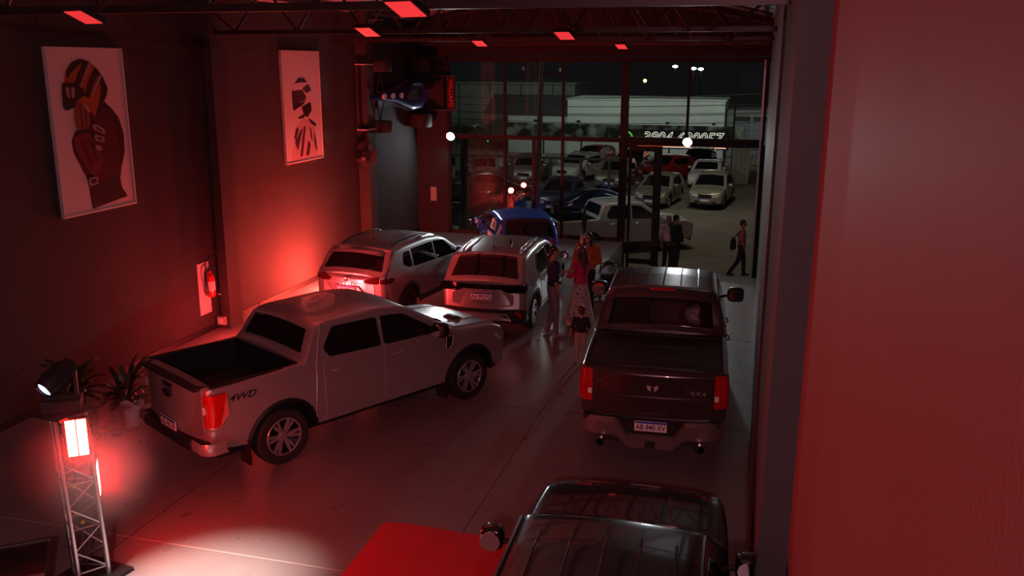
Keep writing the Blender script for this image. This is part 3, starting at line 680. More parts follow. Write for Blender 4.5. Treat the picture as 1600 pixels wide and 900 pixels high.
MB().tube([(0, .0, 0), (0, .08, -.05), (0, .08, -.25)], .03, 8).build('bracket', M_BLACK, t, 60)
# ------------------------------------------------------------------ racing car hung flat on the wall
f1 = empty('racing_car', (XL, 23.95, 4.22), 0, 'dark blue open-wheel racing car hung on its side on the wall', 'racing car')
# local build: nose = -Y, car top = +X, car width = Z
def F(a, w, h): return Vector((h, -a, w))     # a along towards the nose, w across, h height above the wall
M_F1 = paint('racing_blue', (.012, .02, .12), .3, .25)
st = [(-2.0, .1, .35, .3), (-1.5, .22, .6, .28), (-.8, .42, .72, .22), (-.2, .46, .66, .2), (.3, .34, .58, .2), (.8, .2, .52, .22), (1.5, .13, .42, .22), (2.1, .07, .3, .2)]
def bs(u, v):
    i = min(int(u * 7), 6); t2 = u * 7 - i; a, w, h, b = [st[i][k] * (1 - t2) + st[i + 1][k] * t2 for k in range(4)]
    th = 2 * pi * v; return F(a, w * math.copysign(abs(math.cos(th)) ** .7, math.cos(th)), b + (h - b) * (.5 + .5 * math.copysign(abs(math.sin(th)) ** .7, math.sin(th))))
bd = MB().grid(bs, 28, 20).build('body', M_F1, f1, 50)
MB().prism([(-.42, .16), (.15, .14), (.3, 0), (.15, -.14), (-.42, -.16)], lambda p: F(p[0], p[1], .5), lambda p: F(p[0], p[1], .72 - .1 * (p[0] + .42))).build('cockpit', M_BLACK, bd)
MB().prism([(-.5, .15), (-.5, -.15), (-1.3, -.05), (-1.3, .05)], lambda p: F(p[0], p[1], .55), lambda p: F(p[0], p[1] * .7, .98 + .25 * (p[0] + .5))).build('airbox', M_F1, bd)
for a, w, h in ((1.45, .0, 0), (1.0, 0, 0), (.55, .0, 0)): MB().prism([(a + .1 * math.cos(k), .08 * math.sin(k)) for k in [i * pi / 5 for i in range(10)]], lambda p: F(p[0], p[1], .35), lambda p: F(p[0], p[1], .45 + (1.5 - a) * .13)).build('roundel', M_WHITE, bd)
for a, ty, R0 in ((1.55, .3, .33), (-1.35, .38, .34)):
    for sg in (-1, 1):
        cw = sg * .78; M = Matrix.Rotation(0, 4, 'Z')
        o = MB().lathe([(.19, -ty / 2), (R0 * .92, -ty / 2), (R0, -ty * .32), (R0, ty * .32), (R0 * .92, ty / 2), (.19, ty / 2)], 22, Matrix.Translation(F(a, cw, R0 + .02)) , True).build('wheel', M_RUBBER, f1, 40)
        MB().lathe([(.19, sg * ty * .4), (.15, sg * ty * .3), (.05, sg * ty * .32), (.001, sg * ty * .34)], 14, Matrix.Translation(F(a, cw, R0 + .02))).build('rim', M_RIM, o, 40)
        for da in (-.25, .2): MB().cyl(F(a + da, sg * .1, .36), F(a, sg * .66, R0), .018, n=6).build('suspension_arm', M_BLACK, f1)
fw = MB().prism([(2.35, .78), (2.1, .8), (1.85, .3), (1.95, 0), (1.85, -.3), (2.1, -.8), (2.35, -.78), (2.4, 0)], lambda p: F(p[0], p[1], .12), lambda p: F(p[0], p[1], .15)).build('front_wing', M_F1, f1)
for sg in (-1, 1): MB().bb(F(1.85, sg * .8, .05), F(2.4, sg * .83, .34)).build('endplate', mat('pale_endplate', (.5, .5, .52), .4), fw)
rw = MB(); rw.bb(F(-2.1, -.48, .92), F(-1.75, .48, .95)); rw.bb(F(-2.15, -.48, 1.0), F(-1.95, .48, 1.03)); rwo = rw.build('rear_wing', M_BLACK, f1)
for sg in (-1, 1): MB().bb(F(-2.2, sg * .48, .45), F(-1.7, sg * .5, 1.34)).build('endplate', mat('white_endplate', (.12, .12, .13), .4), rwo)
fp = MB().bb((1.06, 1.7, -.47), (1.32, 1.74, .47)).build('wing_flap', M_BLACK, f1)
text_mesh('wing_lettering', 'WILLIAMS', .19, mat('wing_red_letters', (.8, .05, .05), .5), fp, frame_mtx((1.19, 1.697, 0), (0, 0, -1), (1, 0, 0)), extrude=.003, sx=.95)
MB().sphere(F(-1.95, 0, .42), (.07, .05, .05)).build('rain_light', mat('rain_light_red', (.5, .01, .01), .3, emit=(1, .05, .04), es=6), f1)
MB().bb(F(-1.4, -.3, 0), F(1.4, .3, .2)).build('wall_mount', M_BLACK, f1)
# ------------------------------------------------------------------ vehicles in the hall
PM_SIL = paint('silver', (.52, .5, .5), .6, .3)
PM_GRY = paint('cool_grey', (.36, .37, .385), .6, .3)
PM_LSL = paint('light_silver', (.5, .49, .48), .6, .3)
PM_RAM = paint('brown_black', (.075, .058, .058), .5, .25)
PM_BLK = paint('black', (.012, .012, .013), .3, .2)
PM_BLU = paint('bright_blue', (.02, .11, .6), .2, .28)
def cap_text(g, root, nm, s, size, y, z, m, sx=1.0, off=.02, ex=.003):
    return text_mesh(nm, s, size, m, root, frame_mtx(g.cap(-1, y, z, off), (0, -1, 0), (0, 0, 1)), extrude=ex, sx=sx)
def rplate(g, root, z, txt, y=0, off=.02):
    return plate(root, frame_mtx(g.cap(-1, y, z, off), (0, -1, 0), (0, 0, 1)), txt)
def bed_box(g, root, liner=True):
    a, b, z = g.bed; m = MB(); w = (g.hw((a + b) / 2, 1.2) - .03) * .915 - .012
    t = g.top((a + b) / 2) - g.crown
    m.bb((a + .01, -w, z - .02), (b - .01, w, z + .012))
    m.bb((a + .01, -w, z), (a + .03, w, t - .02)); m.bb((b - .03, -w, z), (b - .01, w, t + .02)); m.bb((a + .01, w - .02, z), (b - .01, w, t - .01)); m.bb((a + .01, -w, z), (b - .01, -w + .02, t - .01))
    o = m.build('bed_liner', M_BLACK, root)
    for k in range(9): MB().bb((a + .05, -w * .8 + k * w * .2 - .02, z + .01), (b - .05, -w * .8 + k * w * .2 + .02, z + .024)).build('liner_rib', M_BLACK, o)
    for sg in (-1, 1):
        MB().bb((a - .03, sg * (w + .0), t - .012), (b - .02, sg * (w + .075), t + .008)).build('rail_cap', M_BLACK, root)
    return t, w
# --- silver pickup, side on
r, g = make_car('pickup_truck', 'silver double-cab pickup with open black bed, parked diagonally', 'pickup', (-5.62, 11.5, 0), -29, p_pickup(mirmat=M_BLACK, wins=[[(-.98, 1.42), (-.9, 1.30), (-.06, 1.27), (-.06, 1.655), (-.78, 1.665)], [(.0, 1.27), (.98, 1.245), (.9, 1.33), (.4, 1.62), (.0, 1.655)]], W=1.8, tum=.3, ra=.49, xr=-2.64, xf=2.42, bed=(-2.54, -1.33, .92),
    top=[(-2.64, 1.30), (-1.30, 1.33), (-1.26, 1.36), (-1.06, 1.73), (-.85, 1.775), (.0, 1.795), (.45, 1.755), (1.32, 1.255), (1.45, 1.225), (2.12, 1.165), (2.34, 1.09), (2.42, 1.0)], hood=(1.40, 2.32, .76, .70)), PM_SIL, front=True)
t_, w_ = bed_box(g, r)
tg = g.poly_cap([(-.74, 1.25), (.74, 1.25), (.74, .66), (-.74, .66)], -1, .012, .04).build('tailgate', PM_SIL, r, 40)
MB().bb((g.xr - .09, -.72, 1.235), (g.xr + .12, .72, 1.275)).build('tailgate_cap', M_BLACK, tg)
e = MB().prism([(.12 * math.cos(k * pi / 10), .05 * math.sin(k * pi / 10)) for k in range(20)], lambda p: g.cap(-1, p[0], 1.06 + p[1], 0), lambda p: g.cap(-1, p[0], 1.06 + p[1], .028)).build('emblem', mat('emblem_blue', (.01, .015, .04), .3), tg)
MB().tube([g.cap(-1, .12 * math.cos(k * pi / 10), 1.06 + .05 * math.sin(k * pi / 10), .028) for k in range(20)], .005, 4, True).build('emblem_ring', M_CHROME, e)
MB().bb((g.xr - .095, -.12, 1.14), (g.xr - .05, .12, 1.19)).build('tailgate_handle', M_BLACK, tg)
for sg in (-1, 1):
    a = MB(); h = g.hw(g.xr, .9)
    g.poly_cap([(sg * (h + .0), 1.19), (sg * .77, 1.19), (sg * .79, .84), (sg * (h + .0), .74)], -1, .014, .02, .06, a)
    g.poly_side([(g.xr, 1.19), (g.xr + .24, 1.19), (g.xr + .25, .92), (g.xr + .12, .76), (g.xr, .74)], sg, .014, .03, .05, a)
    q = g.grid_side(g.xr + .0005, g.xr + .235, .78, 1.19, sg, .017, 30, 8, x1b=g.xr + .14); a.add(q.v, q.f)
    o = a.build('taillight', M_LAMPR, r, 40)
    g.poly_cap([(sg * (h - .01), 1.04), (sg * .78, 1.04), (sg * .79, .95), (sg * (h - .01), .93)], -1, .018, .01, .06).build('reversing_lens', M_LAMPW, o, 40)
    MB().tube([g.side(p[0], p[1], sg, .012) for p in subdiv(rpoly([(g.xr + .01, 1.2), (g.xr + .25, 1.2), (g.xr + .26, .92), (g.xr + .12, .75), (g.xr + .01, .73)], .03), .08)], .006, 4).build('lens_trim', PM_SIL, o)
b = MB(); b.bb((g.xr - .16, -.62, .48), (g.xr + .12, .62, .6)); b.bb((g.xr - .1, -.8, .45), (g.xr + .3, .8, .6)); bo = b.build('rear_bumper', M_BLACK, r)
for sg in (-1, 1):
    q = MB().grid(lambda u, v: Vector((g.xr - .13 + .5 * max(0, u - .4) + (.02 if v in (0, 1) else 0), sg * (.6 + .34 * min(1, u * 1.8)), .46 + .15 * v)), 8, 4).build('bumper_corner', PM_SIL, bo, 40)
    text_mesh('side_decal', '4WD', .12, M_BLACK, r, frame_mtx(g.side(-2.2, 1.1, sg, .008), (g.side(-2.05, 1.1, sg) - g.side(-2.35, 1.1, sg)) * -sg, g.side(-2.2, 1.15, sg) - g.side(-2.2, 1.05, sg)), shear=.35, sx=1.3, offset=.002, extrude=.001)
    v = g.poly_side([(1.10, 1.13), (1.26, 1.13), (1.22, .98), (1.12, .92)], sg, .012, .03).build('fender_vent', M_BLACK, r, 40)
    MB().tube([g.side(p[0], p[1], sg, .012) for p in rpoly([(1.12, 1.14), (1.27, 1.14), (1.23, .98), (1.12, .91)], .03)], .008, 5, True).build('vent_trim', PM_SIL, v)
    MB().tube([g.side(x, .45, sg, .01) for x in (-1.0, -.3, .4, 1.1)], .02, 6).build('sill_trim', PM_SIL, r, 60)
    MB().tube([g.side(-1.15 + .04 * (z - .5), z, sg, .003) for z in (.5, .8, 1.1, 1.25)] + [g.side(-1.12 + .36 * (z - 1.25), z, sg, .003) for z in (1.4, 1.6, 1.75)], .008, 5).build('cab_seam', PM_SIL, r, 60)
rplate(g, r, .66, 'AG 435 DI', 0.0, .035)
wp = MB().tube([g.topn(1.36, .6, .02), g.topn(1.26, .1, .03), g.topn(1.2, -.15, .02)], .012, 5).build('wiper', M_BLACK, r)
MB().tube([g.topn(1.36, -.1, .02), g.topn(1.26, -.55, .03), g.topn(1.2, -.68, .02)], .012, 5).build('wiper', M_BLACK, r)
sc_ = MB().grid(lambda u, v: g.topn(1.62 + .35 * u, -.34 + .3 * (v - .5), .05 * math.sin(pi * min(1, u * 1.3)) * (0 if v in (0, 1) else 1)), 6, 6).build('hood_badge', M_BLACK, r, 60)
for sg in (-1, 1): MB().tube([g.topn(1.5 + .85 * i / 6, sg * (.5 - .05 * i / 6), .006) for i in range(7)], .012, 5).build('hood_ridge', PM_SIL, r, 60)
# --- black pickup with flat bed cover
r, g = make_car('pickup_truck', 'black-brown crew-cab pickup with flat bed cover, seen from behind', 'pickup', (-1.28, 13.78, 0), 3.5,
    p_pickup(wb=3.5, xf=2.72, xr=-2.98, W=1.9, R=.4, belt=1.28, sill=.44, plan=.03,
             top=[(-2.98, 1.36), (-1.36, 1.38), (-1.33, 1.41), (-1.16, 1.86), (-1.0, 1.93), (-.2, 1.955), (.35, 1.93), (.62, 1.87), (1.4, 1.38), (1.55, 1.33), (2.3, 1.27), (2.6, 1.2), (2.72, 1.05)],
             bed=(-2.88, -1.38, .95), doors=[(-1.0, -.03, -.98, -.03, -.75), (-.01, 1.12, -.01, 1.1, .2)],
             wins=[[(-.98, 1.36), (-.06, 1.32), (-.06, 1.8), (-.92, 1.8)], [(.0, 1.32), (1.06, 1.29), (.45, 1.77), (.0, 1.8)]],
             mirror=(.98, 1.34), msize=(.11, .27, .24), shield=(1.38, .66, .8, .66), rearwin=(-1.32, -1.17, .75, .69), hood=(1.5, 2.6, .8, .76), mirmat=M_BLACK, handle=M_CHROME), PM_RAM)
t_ = g.top(-2.2) - g.crown
cv = MB().bb((-2.94, -.84, t_ - .03), (-1.36, .84, t_ + .03)).build('bed_cover', mat('matt_black_vinyl', (.012, .012, .013), .38, bump=.05, bscale=80), r)
for k in range(3): MB().bb((-2.92 + .52 * (k + .6), -.83, t_ + .025), (-2.9 + .52 * (k + .6), .83, t_ + .036)).build('cover_fold', M_BLACK, cv)
for sg in (-1, 1): MB().tube([(-2.95, sg * .86, t_ + .02), (-1.4, sg * .87, t_ + .02)], .022, 6).build('bed_rail', PM_RAM, r, 60)
tg = g.poly_cap([(-.72, 1.3), (.72, 1.3), (.72, .72), (-.72, .72)], -1, .012, .03).build('tailgate', PM_RAM, r, 40)
lip = MB().grid(lambda u, v: g.cap(-1, -.76 + 1.52 * u, 1.285 + .06 * v, .03 - .06 * v * v), 12, 4).build('tailgate_lip', M_CHROME if False else PM_RAM, tg, 60)
MB().tube([g.cap(-1, -.72 + 1.44 * i / 10, 1.0, .01) for i in range(11)], .012, 5).build('tailgate_crease', PM_RAM, tg, 60)
for sg in (-1, 1):
    q = [(.012, .0), (.068, .024), (.07, -.014), (.042, -.04), (.02, -.06), (.024, -.02)]
    MB().prism([(sg * a, b) for a, b in q], lambda p: g.cap(-1, p[0], 1.14 + p[1], .01), lambda p: g.cap(-1, p[0], 1.14 + p[1], .03)).build('ram_head_emblem', mat('bright_badge', (.75, .72, .72), .25, .3), tg, fixn=True)
    a = MB(); h = g.hw(g.xr, .9)
    g.poly_cap([(sg * h, 1.31), (sg * .76, 1.31), (sg * .76, .88), (sg * h, .88)], -1, .016, .02, .06, a)
    g.poly_side([(g.xr, 1.31), (g.xr + .14, 1.31), (g.xr + .12, .88), (g.xr, .88)], sg, .014, .02, .06, a)
    q = g.grid_side(g.xr + .0005, g.xr + .14, .88, 1.31, sg, .017, 26, 8); a.add(q.v, q.f)
    o = a.build('taillight', M_LAMPR, r, 40)
    g.poly_cap([(sg * (h - .01), 1.05), (sg * .765, 1.05), (sg * .765, .98), (sg * (h - .01), .98)], -1, .02, .01, .06).build('reversing_lens', M_LAMPW, o, 40)
cap_text(g, tg, 'tailgate_badge', '4X4', .09, -.56, 1.08, M_RIM, 1.3)
cap_text(g, tg, 'tailgate_badge', 'HEMI', .05, .62, 1.18, M_CHROME, 1.4)
MB().bb((g.xr - .1, -.2, .5), (g.xr - .02, .2, .6)).build('plate_recess', M_BLACK, r)
b = MB()
def bump(u, v):
    y = -.9 + 1.8 * u; a = abs(y); top = .72 if a > .42 else (.72 - .2 * (.42 - a) / .14 if a > .28 else .52); th = .26 if a > .42 else (.26 - .06 * (.42 - a) / .14 if a > .28 else .2)
    e = .0 if 0 < v < 1 else .06
    return Vector((g.xr - .12 - .08 * (1 - (y / .95) ** 4) + e + (.12 * max(0, a - .75) / .15), y, top - th + th * v))
bo = b.grid(bump, 40, 6).build('rear_bumper', mat('dark_chrome', (.4, .36, .36), .25, .75), r, 40)
MB().bb((g.xr - .1, -.86, .66), (g.xr + .1, .86, .72)).build('bumper_pad', M_BLACK, bo)
for sg in (-1, 1):
    MB().lathe([(.05, 0), (.055, -.16), (.045, -.16), (.04, 0)], 14, Matrix.Translation((g.xr - .14, sg * .62, .44)) @ Matrix.Rotation(pi / 2, 4, 'Y')).build('exhaust_tip', M_CHROME, r, 40)
rplate(g, r, .66, 'AB 840 XV', 0, .13)
MB().bb((g.xr - .2, -.06, .36), (g.xr, .06, .46)).build('tow_hitch', M_BLACK, r)
br = MB().grid(lambda u, v: g.topn(-1.075 + .05 * u, -.2 + .4 * v, .018 if (0 < u < 1 and 0 < v < 1) else -.01), 4, 8).build('brake_light', M_LAMPR, r, 40)
for y in (-.5, -.25, 0, .25, .5): MB().tube([g.topn(-.85 + 1.35 * i / 6, y, .004) for i in range(7)], .012, 5).build('roof_rib', PM_RAM, r, 60)
# --- grey suv beside the wall
r, g = make_car('suv', 'grey suv by the left wall, rear washed in red light', 'suv', (-7.33, 17.95, 0), -8,
    p_suv(wb=2.64, xf=2.2, xr=-2.24, W=1.82, R=.345, belt=1.04, sill=.29, plan=.09,
          top=[(-2.24, 1.1), (-2.18, 1.15), (-2.1, 1.19), (-1.82, 1.52), (-1.74, 1.58), (-1.3, 1.625), (-.4, 1.645), (.15, 1.6), (.45, 1.52), (1.15, 1.1), (1.25, 1.07), (1.9, .98), (2.12, .86), (2.2, .75)],
          doors=[(-1.05, -.14, -.75, -.14, -.72), (-.12, .94, -.12, .92, .1)],
          wins=[[(-1.5, 1.2), (-1.3, 1.12), (-1.16, 1.11), (-1.16, 1.44), (-1.4, 1.44)], [(-1.1, 1.1), (-.16, 1.07), (-.16, 1.46), (-1.06, 1.46)], [(-.1, 1.07), (.88, 1.04), (.34, 1.42), (-.1, 1.46)]],
          shield=(1.13, .4, .72, .58), rearwin=(-2.12, -1.8, .7, .6), hood=(1.2, 2.08, .7, .6), mirror=(.8, 1.07), arch=.07, rocker=.16, mirmat=M_BLACK, rails=(-1.55, .0, lambda x: .585), railmat=M_BLACK, handle=M_CHROME, rim=M_RIMD), PM_GRY)
r.scale = (.96, .96, .96)
MB().grid(lambda u, v: Vector((-1.74 - .2 * u - .06 * (1 - abs(2 * v - 1) ** 3), .62 * (2 * v - 1), 1.555 - .045 * u - .05 * abs(2 * v - 1) ** 2 + (.025 if 0 < u < .95 and 0 < v < 1 else -.02))), 6, 14).build('spoiler', PM_GRY, r, 50, fixn=True)
lt = []
for sg in (-1, 1):
    a = MB(); h = g.hw(g.xr, .9)
    g.poly_cap([(sg * h, 1.07), (sg * .62, 1.065), (sg * .38, .99), (sg * .42, .94), (sg * h, .92)], -1, .02, .04, .06, a)
    g.poly_side([(g.xr, 1.04), (g.xr + .22, 1.03), (g.xr + .34, .99), (g.xr + .2, .93), (g.xr, .92)], sg, .016, .03, .06, a)
    q = g.grid_side(g.xr + .0005, g.xr + .17, .93, 1.02, sg, .017, 26, 6); a.add(q.v, q.f)
    a.build('taillight', M_LAMPD, r, 40)
tg = g.poly_cap([(-.6, .91), (-.36, .93), (.36, .93), (.6, .91), (.62, .58), (-.62, .58)], -1, .012, .04).build('tailgate', PM_GRY, r, 40)
MB().tube([g.cap(-1, y, z, .014) for y, z in ((-.5, .66), (-.42, .7), (-.28, .85), (.28, .85), (.42, .7), (.5, .66))], .02, 6).build('tailgate_crease', PM_GRY, tg, 60)
em = MB()
for (a, b_) in ((.07, .047), (.022, .044), (.045, .02)): em.tube([g.cap(-1, a * math.cos(k * pi / 10), 1.0 + b_ * math.sin(k * pi / 10), .022) for k in range(20)], .006, 4, True)
em.build('emblem', M_CHROME, tg)
cap_text(g, tg, 'tailgate_lettering', 'C  R  O  S  S', .05, 0, .895, M_CHROME, 1.3)
rplate(g, r, .79, 'AF 087 LP', 0, .03)
g.poly_cap([(-.8, .46), (.8, .46), (.76, .3), (-.76, .3)], -1, .03, .03).build('rear_bumper', M_BLACK, r, 40)
for sg in (-1, 1): MB().bb((g.xr - .03 if sg else 0, sg * .6 - .04, .655), (g.xr - .0, sg * .6 + .04, .675)).build('tailgate_badge', M_BLACK, tg)
# --- light silver compact suv
r, g = make_car('suv', 'light silver compact suv with black tail-light bar, chrome roof rails', 'suv', (-4.93, 17.9, 0), 1.5,
    p_suv(top=[(-2.08, 1.06), (-2.02, 1.12), (-1.96, 1.17), (-1.70, 1.49), (-1.6, 1.535), (-1.2, 1.58), (-.4, 1.6), (.15, 1.56), (.45, 1.47), (1.10, 1.06), (1.2, 1.03), (1.85, .96), (2.04, .9), (2.1, .84)], arch=.07, rocker=.14, trim=M_CHROME, handle=PM_LSL, mirmat=M_BLACK, R=.345), PM_LSL)
bar_ = g.poly_cap([(-.8, 1.04), (.8, 1.04), (.86, .96), (.82, .88), (.5, .88), (.36, .945), (-.36, .945), (-.5, .88), (-.82, .88), (-.86, .96)], -1, .016, .02, .06).build('tail_light_bar', M_GLASS, r, 40)
for sg in (-1, 1):
    a = MB(); h = g.hw(g.xr, .9)
    g.poly_cap([(sg * (h - .01), 1.03), (sg * .5, 1.035), (sg * .52, .9), (sg * (h - .01), .885)], -1, .022, .02, .06, a)
    g.poly_side([(g.xr, 1.0), (g.xr + .17, .99), (g.xr + .15, .9), (g.xr, .89)], sg, .016, .02, .06, a)
    q = g.grid_side(g.xr + .0005, g.xr + .17, .93, 1.02, sg, .017, 26, 6); a.add(q.v, q.f)
    a.build('taillight', M_LAMPD, r, 40)
    g.poly_cap([(sg * .62, .51), (sg * .74, .51), (sg * .76, .4), (sg * .68, .4)], -1, .05, .01, .06).build('rear_reflector', M_LAMPR, r, 40)
tg = g.poly_cap([(-.52, .875), (-.36, .935), (.36, .935), (.52, .875), (.6, .84), (.6, .64), (.5, .62), (-.5, .62), (-.6, .64), (-.6, .84)], -1, .014, .03, .06).build('tailgate', PM_LSL, r, 40)
MB().tube([g.cap(-1, .035 * math.cos(k * pi / 8), .99 + .035 * math.sin(k * pi / 8), .024) for k in range(16)], .006, 4, True).build('emblem', M_CHROME, bar_)
cap_text(g, tg, 'tailgate_lettering', 'T - C R O S S', .045, 0, .69, mat('grey_letters', (.2, .19, .19), .3, .8), 1.2)
rplate(g, r, .82, 'AG 992 FQ', 0, .03)
rb = g.poly_cap([(-.86, .56), (.86, .56), (.84, .3), (-.84, .3)], -1, .035, .03).build('rear_bumper', M_BLACK, r, 40)
MB().tube([g.cap(-1, y, z, .045) for y, z in ((-.55, .34), (-.48, .47), (.48, .47), (.55, .34))], .022, 6).build('bumper_insert', PM_LSL, rb, 60)
MB().prism([(.0, -.02), (.1, -.02), (.02, .1), (-.03, .06)], lambda p: Vector((-.9 + p[0], -.27, g.topz(-.9, .27) + p[1])), lambda p: Vector((-.9 + p[0], -.23, g.topz(-.9, .27) + p[1]))).build('shark_fin', M_BLACK, r)
MB().bb((-1.72, -.1, 1.44), (-1.7, .1, 1.46)).build('brake_light', M_LAMPW, r)
# --- blue hatchback with race stickers, facing the glazing
r, g = make_car('hatchback', 'blue hatchback with red race stickers on its side, behind the silver suv', 'hatchback', (-6.1, 22.75, 0), 27,
    p_hatch(R=.32, handle=M_BLACK, rearwin=(-1.82, -1.47, .66, .56)), PM_BLU)
r.scale = (.95, .95, .95)
lamps_rear(r, g, M_LAMPR, .9, .66, .72, wrap=.2)
g.poly_cap([(-.55, .88), (.55, .88), (.55, .5), (-.55, .5)], -1, .012, .05).build('tailgate', PM_BLU, r, 40)
g.poly_cap([(-.74, .44), (.74, .44), (.72, .3), (-.72, .3)], -1, .02, .03).build('rear_bumper', M_BLACK, r, 40)
M_STK = mat('white_vinyl_sticker', (.8, .78, .78), .4)
w = g.poly_side([(-1.04, 1.27), (-.5, 1.28), (-.5, 1.02), (-1.14, 1.03)], 1, .013, .02).build('number_sticker', M_STK, r, 40)
text_mesh('race_number', '237', .2, M_PLATEK, w, frame_mtx(g.side(-.8, 1.15, 1, .016), (-1, 0, 0), (0, -.27, 1)), extrude=.002)
w = g.poly_side([(-1.3, .9), (-.3, .9), (-.3, .72), (-1.3, .72)], 1, .014, .02).build('side_sticker', M_STK, r, 40)
w = g.poly_side([(-1.5, .66), (-.2, .66), (-.2, .52), (-.85, .52), (-1.5, .6)], 1, .014, .02).build('side_sticker', M_STK, r, 40)
w = g.poly_side([(-1.62, 1.2), (-1.5, 1.28), (-1.32, .95), (-1.55, .9)], 1, .014, .02).build('side_sticker', M_STK, r, 40)
rplate(g, r, .62, 'AD 318 KM', 0, .03)
# --- black pickup in the foreground, only roof and hood in view
r, g = make_car('pickup_truck', 'black pickup at the bottom edge, only roof, hood and mirrors showing', 'pickup', (-.84, 5.5, 0), 2.5, p_pickup(W=1.76, mirmat=PM_BLK, tum=.36, xf=2.72, msize=(.09, .2, .2), plan=.08,
    top=[(-2.86, 1.30), (-1.30, 1.33), (-1.26, 1.36), (-1.06, 1.78), (-.85, 1.84), (.0, 1.86), (.5, 1.82), (1.32, 1.255), (1.45, 1.225), (2.3, 1.165), (2.6, 1.08), (2.72, 1.0)], shield=(1.29, .55, .7, .56), rearwin=(-1.235, -1.08, .62, .55), hood=(1.40, 2.6, .74, .66)), PM_BLK)
bed_box(g, r)
for y in (-.48, -.24, 0, .24, .48): MB().tube([g.topn(-.8 + 1.0 * i / 6, y, .0) for i in range(7)], .011, 5).build('roof_rib', PM_BLK, r, 60)
for sg in (-1, 1):
    MB().tube([g.topn(1.45 + .95 * i / 8, sg * (.42 - .1 * i / 8), .008) for i in range(9)], .014, 5).build('hood_ridge', PM_BLK, r, 60)
    MB().tube([Vector((x, sg * (g.hw(x, g.top(x) - .13) - .035), g.top(x) - .05)) for x in (-.9, -.5, 0, .3, .45)], .016, 5).build('roof_gutter', M_BLACK, r, 60)
# ------------------------------------------------------------------ lighting stand
ts = empty('lighting_truss', (-6.25, 6.72, 0), 0, 'aluminium triangular truss tower carrying the red lamp panels', 'truss tower')
ts.rotation_euler = (0, R_(-2), 0)
CH = [Vector((-.2, .03, 0)), Vector((.01, -.14, 0)), Vector((.18, .08, 0))]; HT = 1.78
for c in CH: MB().cyl(c + Vector((0, 0, .03)), c + Vector((0, 0, HT)), .024, n=12).build('chord', M_ALU, ts, 45)
for i in range(3):
    a, b = CH[i], CH[(i + 1) % 3]
    for k in range(7):
        z0 = .12 + k * .235; z1 = z0 + .235
        p, q = (a, b) if k % 2 else (b, a)
        MB().cyl(p + Vector((0, 0, z0)), q + Vector((0, 0, z1)), .009, n=6).build('lacing', M_ALU, ts, 45)
        if k % 2 == 0: MB().cyl(a + Vector((0, 0, z0)), b + Vector((0, 0, z0)), .009, n=6).build('strut', M_ALU, ts, 45)
MB().prism([(.42 * math.cos(k * pi / 2 + .6), .42 * math.sin(k * pi / 2 + .6)) for k in range(4)], lambda p: Vector((p[0], p[1], 0)), lambda p: Vector((p[0], p[1], .03))).build('base_plate', M_BLACK, ts)
MB().prism([(.3 * math.cos(k * pi / 2 + .6), .3 * math.sin(k * pi / 2 + .6)) for k in range(4)], lambda p: Vector((p[0], p[1], HT)), lambda p: Vector((p[0], p[1], HT + .02))).build('top_plate', M_BLACK, ts)
for z, c in ((1.0, (-.02, 0, 0)), (.72, (.0, -.02, 0)), (.62, (.02, 0, 0))): MB().sphere(Vector(c) + Vector((0, 0, z)), (.03, .02, .02), 8, 5).build('cable_tie', mat('yellow_tape', (.6, .5, .03), .5), ts)
MB().tube([(-.02, -.05, 1.7), (.03, 0, 1.3), (-.02, .02, .95), (.02, -.02, .5), (0, 0, .04)], .008, 5).build('cable', M_BLACK, ts, 60)
M_LED = mat('red_led_face', (.1, .01, .01), .3, emit=(1.0, .022, .016), es=260)
def led_panel(lab, loc, nrm, w, h, bars):
    a = math.atan2(nrm[1], nrm[0]); t = empty('led_panel', loc, a, lab, 'lamp panel', 'red lamp panels on the tower')
    MB().bb((-.05, -w / 2 - .015, -.015), (0, w / 2 + .015, h + .015)).build('housing', M_BLACK, t)
    bw = w / bars
    for k in range(bars): MB().bb((-.004, -w / 2 + bw * k + .006, 0), (.004, -w / 2 + bw * (k + 1) - .006, h)).build('led_bar', M_LED, t)
    MB().cyl((-.03, 0, h * .5), (-.12, 0, h * .5), .018, n=8).build('clamp', M_BLACK, t, 45)
led_panel('upper red lamp panel of two bright bars on the truss tower', (-6.08, 6.6, 1.41), (.62, -.78), .19, .36, 2)
led_panel('lower red lamp panel seen nearly edge-on on the truss tower', (-6.16, 6.9, .84), (.8, .6), .2, .34, 1)
# moving head on top of the tower
mh = empty('moving_head_light', (-6.31, 6.72, HT + .05), R_(35), 'black moving-head spotlight on top of the truss tower', 'spotlight')
MB().bb((-.17, -.14, 0), (.17, .14, .1)).build('base', M_BLACK, mh)
yk = MB(); yk.bb((-.15, -.04, .1), (-.12, .04, .36)); yk.bb((.12, -.04, .1), (.15, .04, .36)); yk.bb((-.15, -.05, .1), (.15, .05, .13)); yk.build('yoke', M_BLACK, mh)
hd_ = Matrix.Translation((0, 0, .32)) @ Matrix.Rotation(R_(112), 4, 'Y') @ Matrix.Rotation(R_(0), 4, 'X')
hd_ = Matrix.Translation((0, 0, .32)) @ Vector((-.62, -.62, -.42)).to_track_quat('Z', 'Y').to_matrix().to_4x4()
hd = MB().lathe([(.001, -.17), (.08, -.16), (.11, -.06), (.11, .1), (.095, .2), (.085, .2)], 18, hd_).build('head', M_BLACK, mh, 40)
MB().lathe([(.001, .18), (.075, .185)], 18, hd_).build('lens', mat('cold_lens', (.5, .55, .7), .1, emit=(.55, .65, 1.0), es=2.2), hd)
MB().lathe([(.078, .19), (.09, .2), (.09, .21), (.078, .2)], 18, hd_).build('lens_ring', M_CHROME, hd, 40)
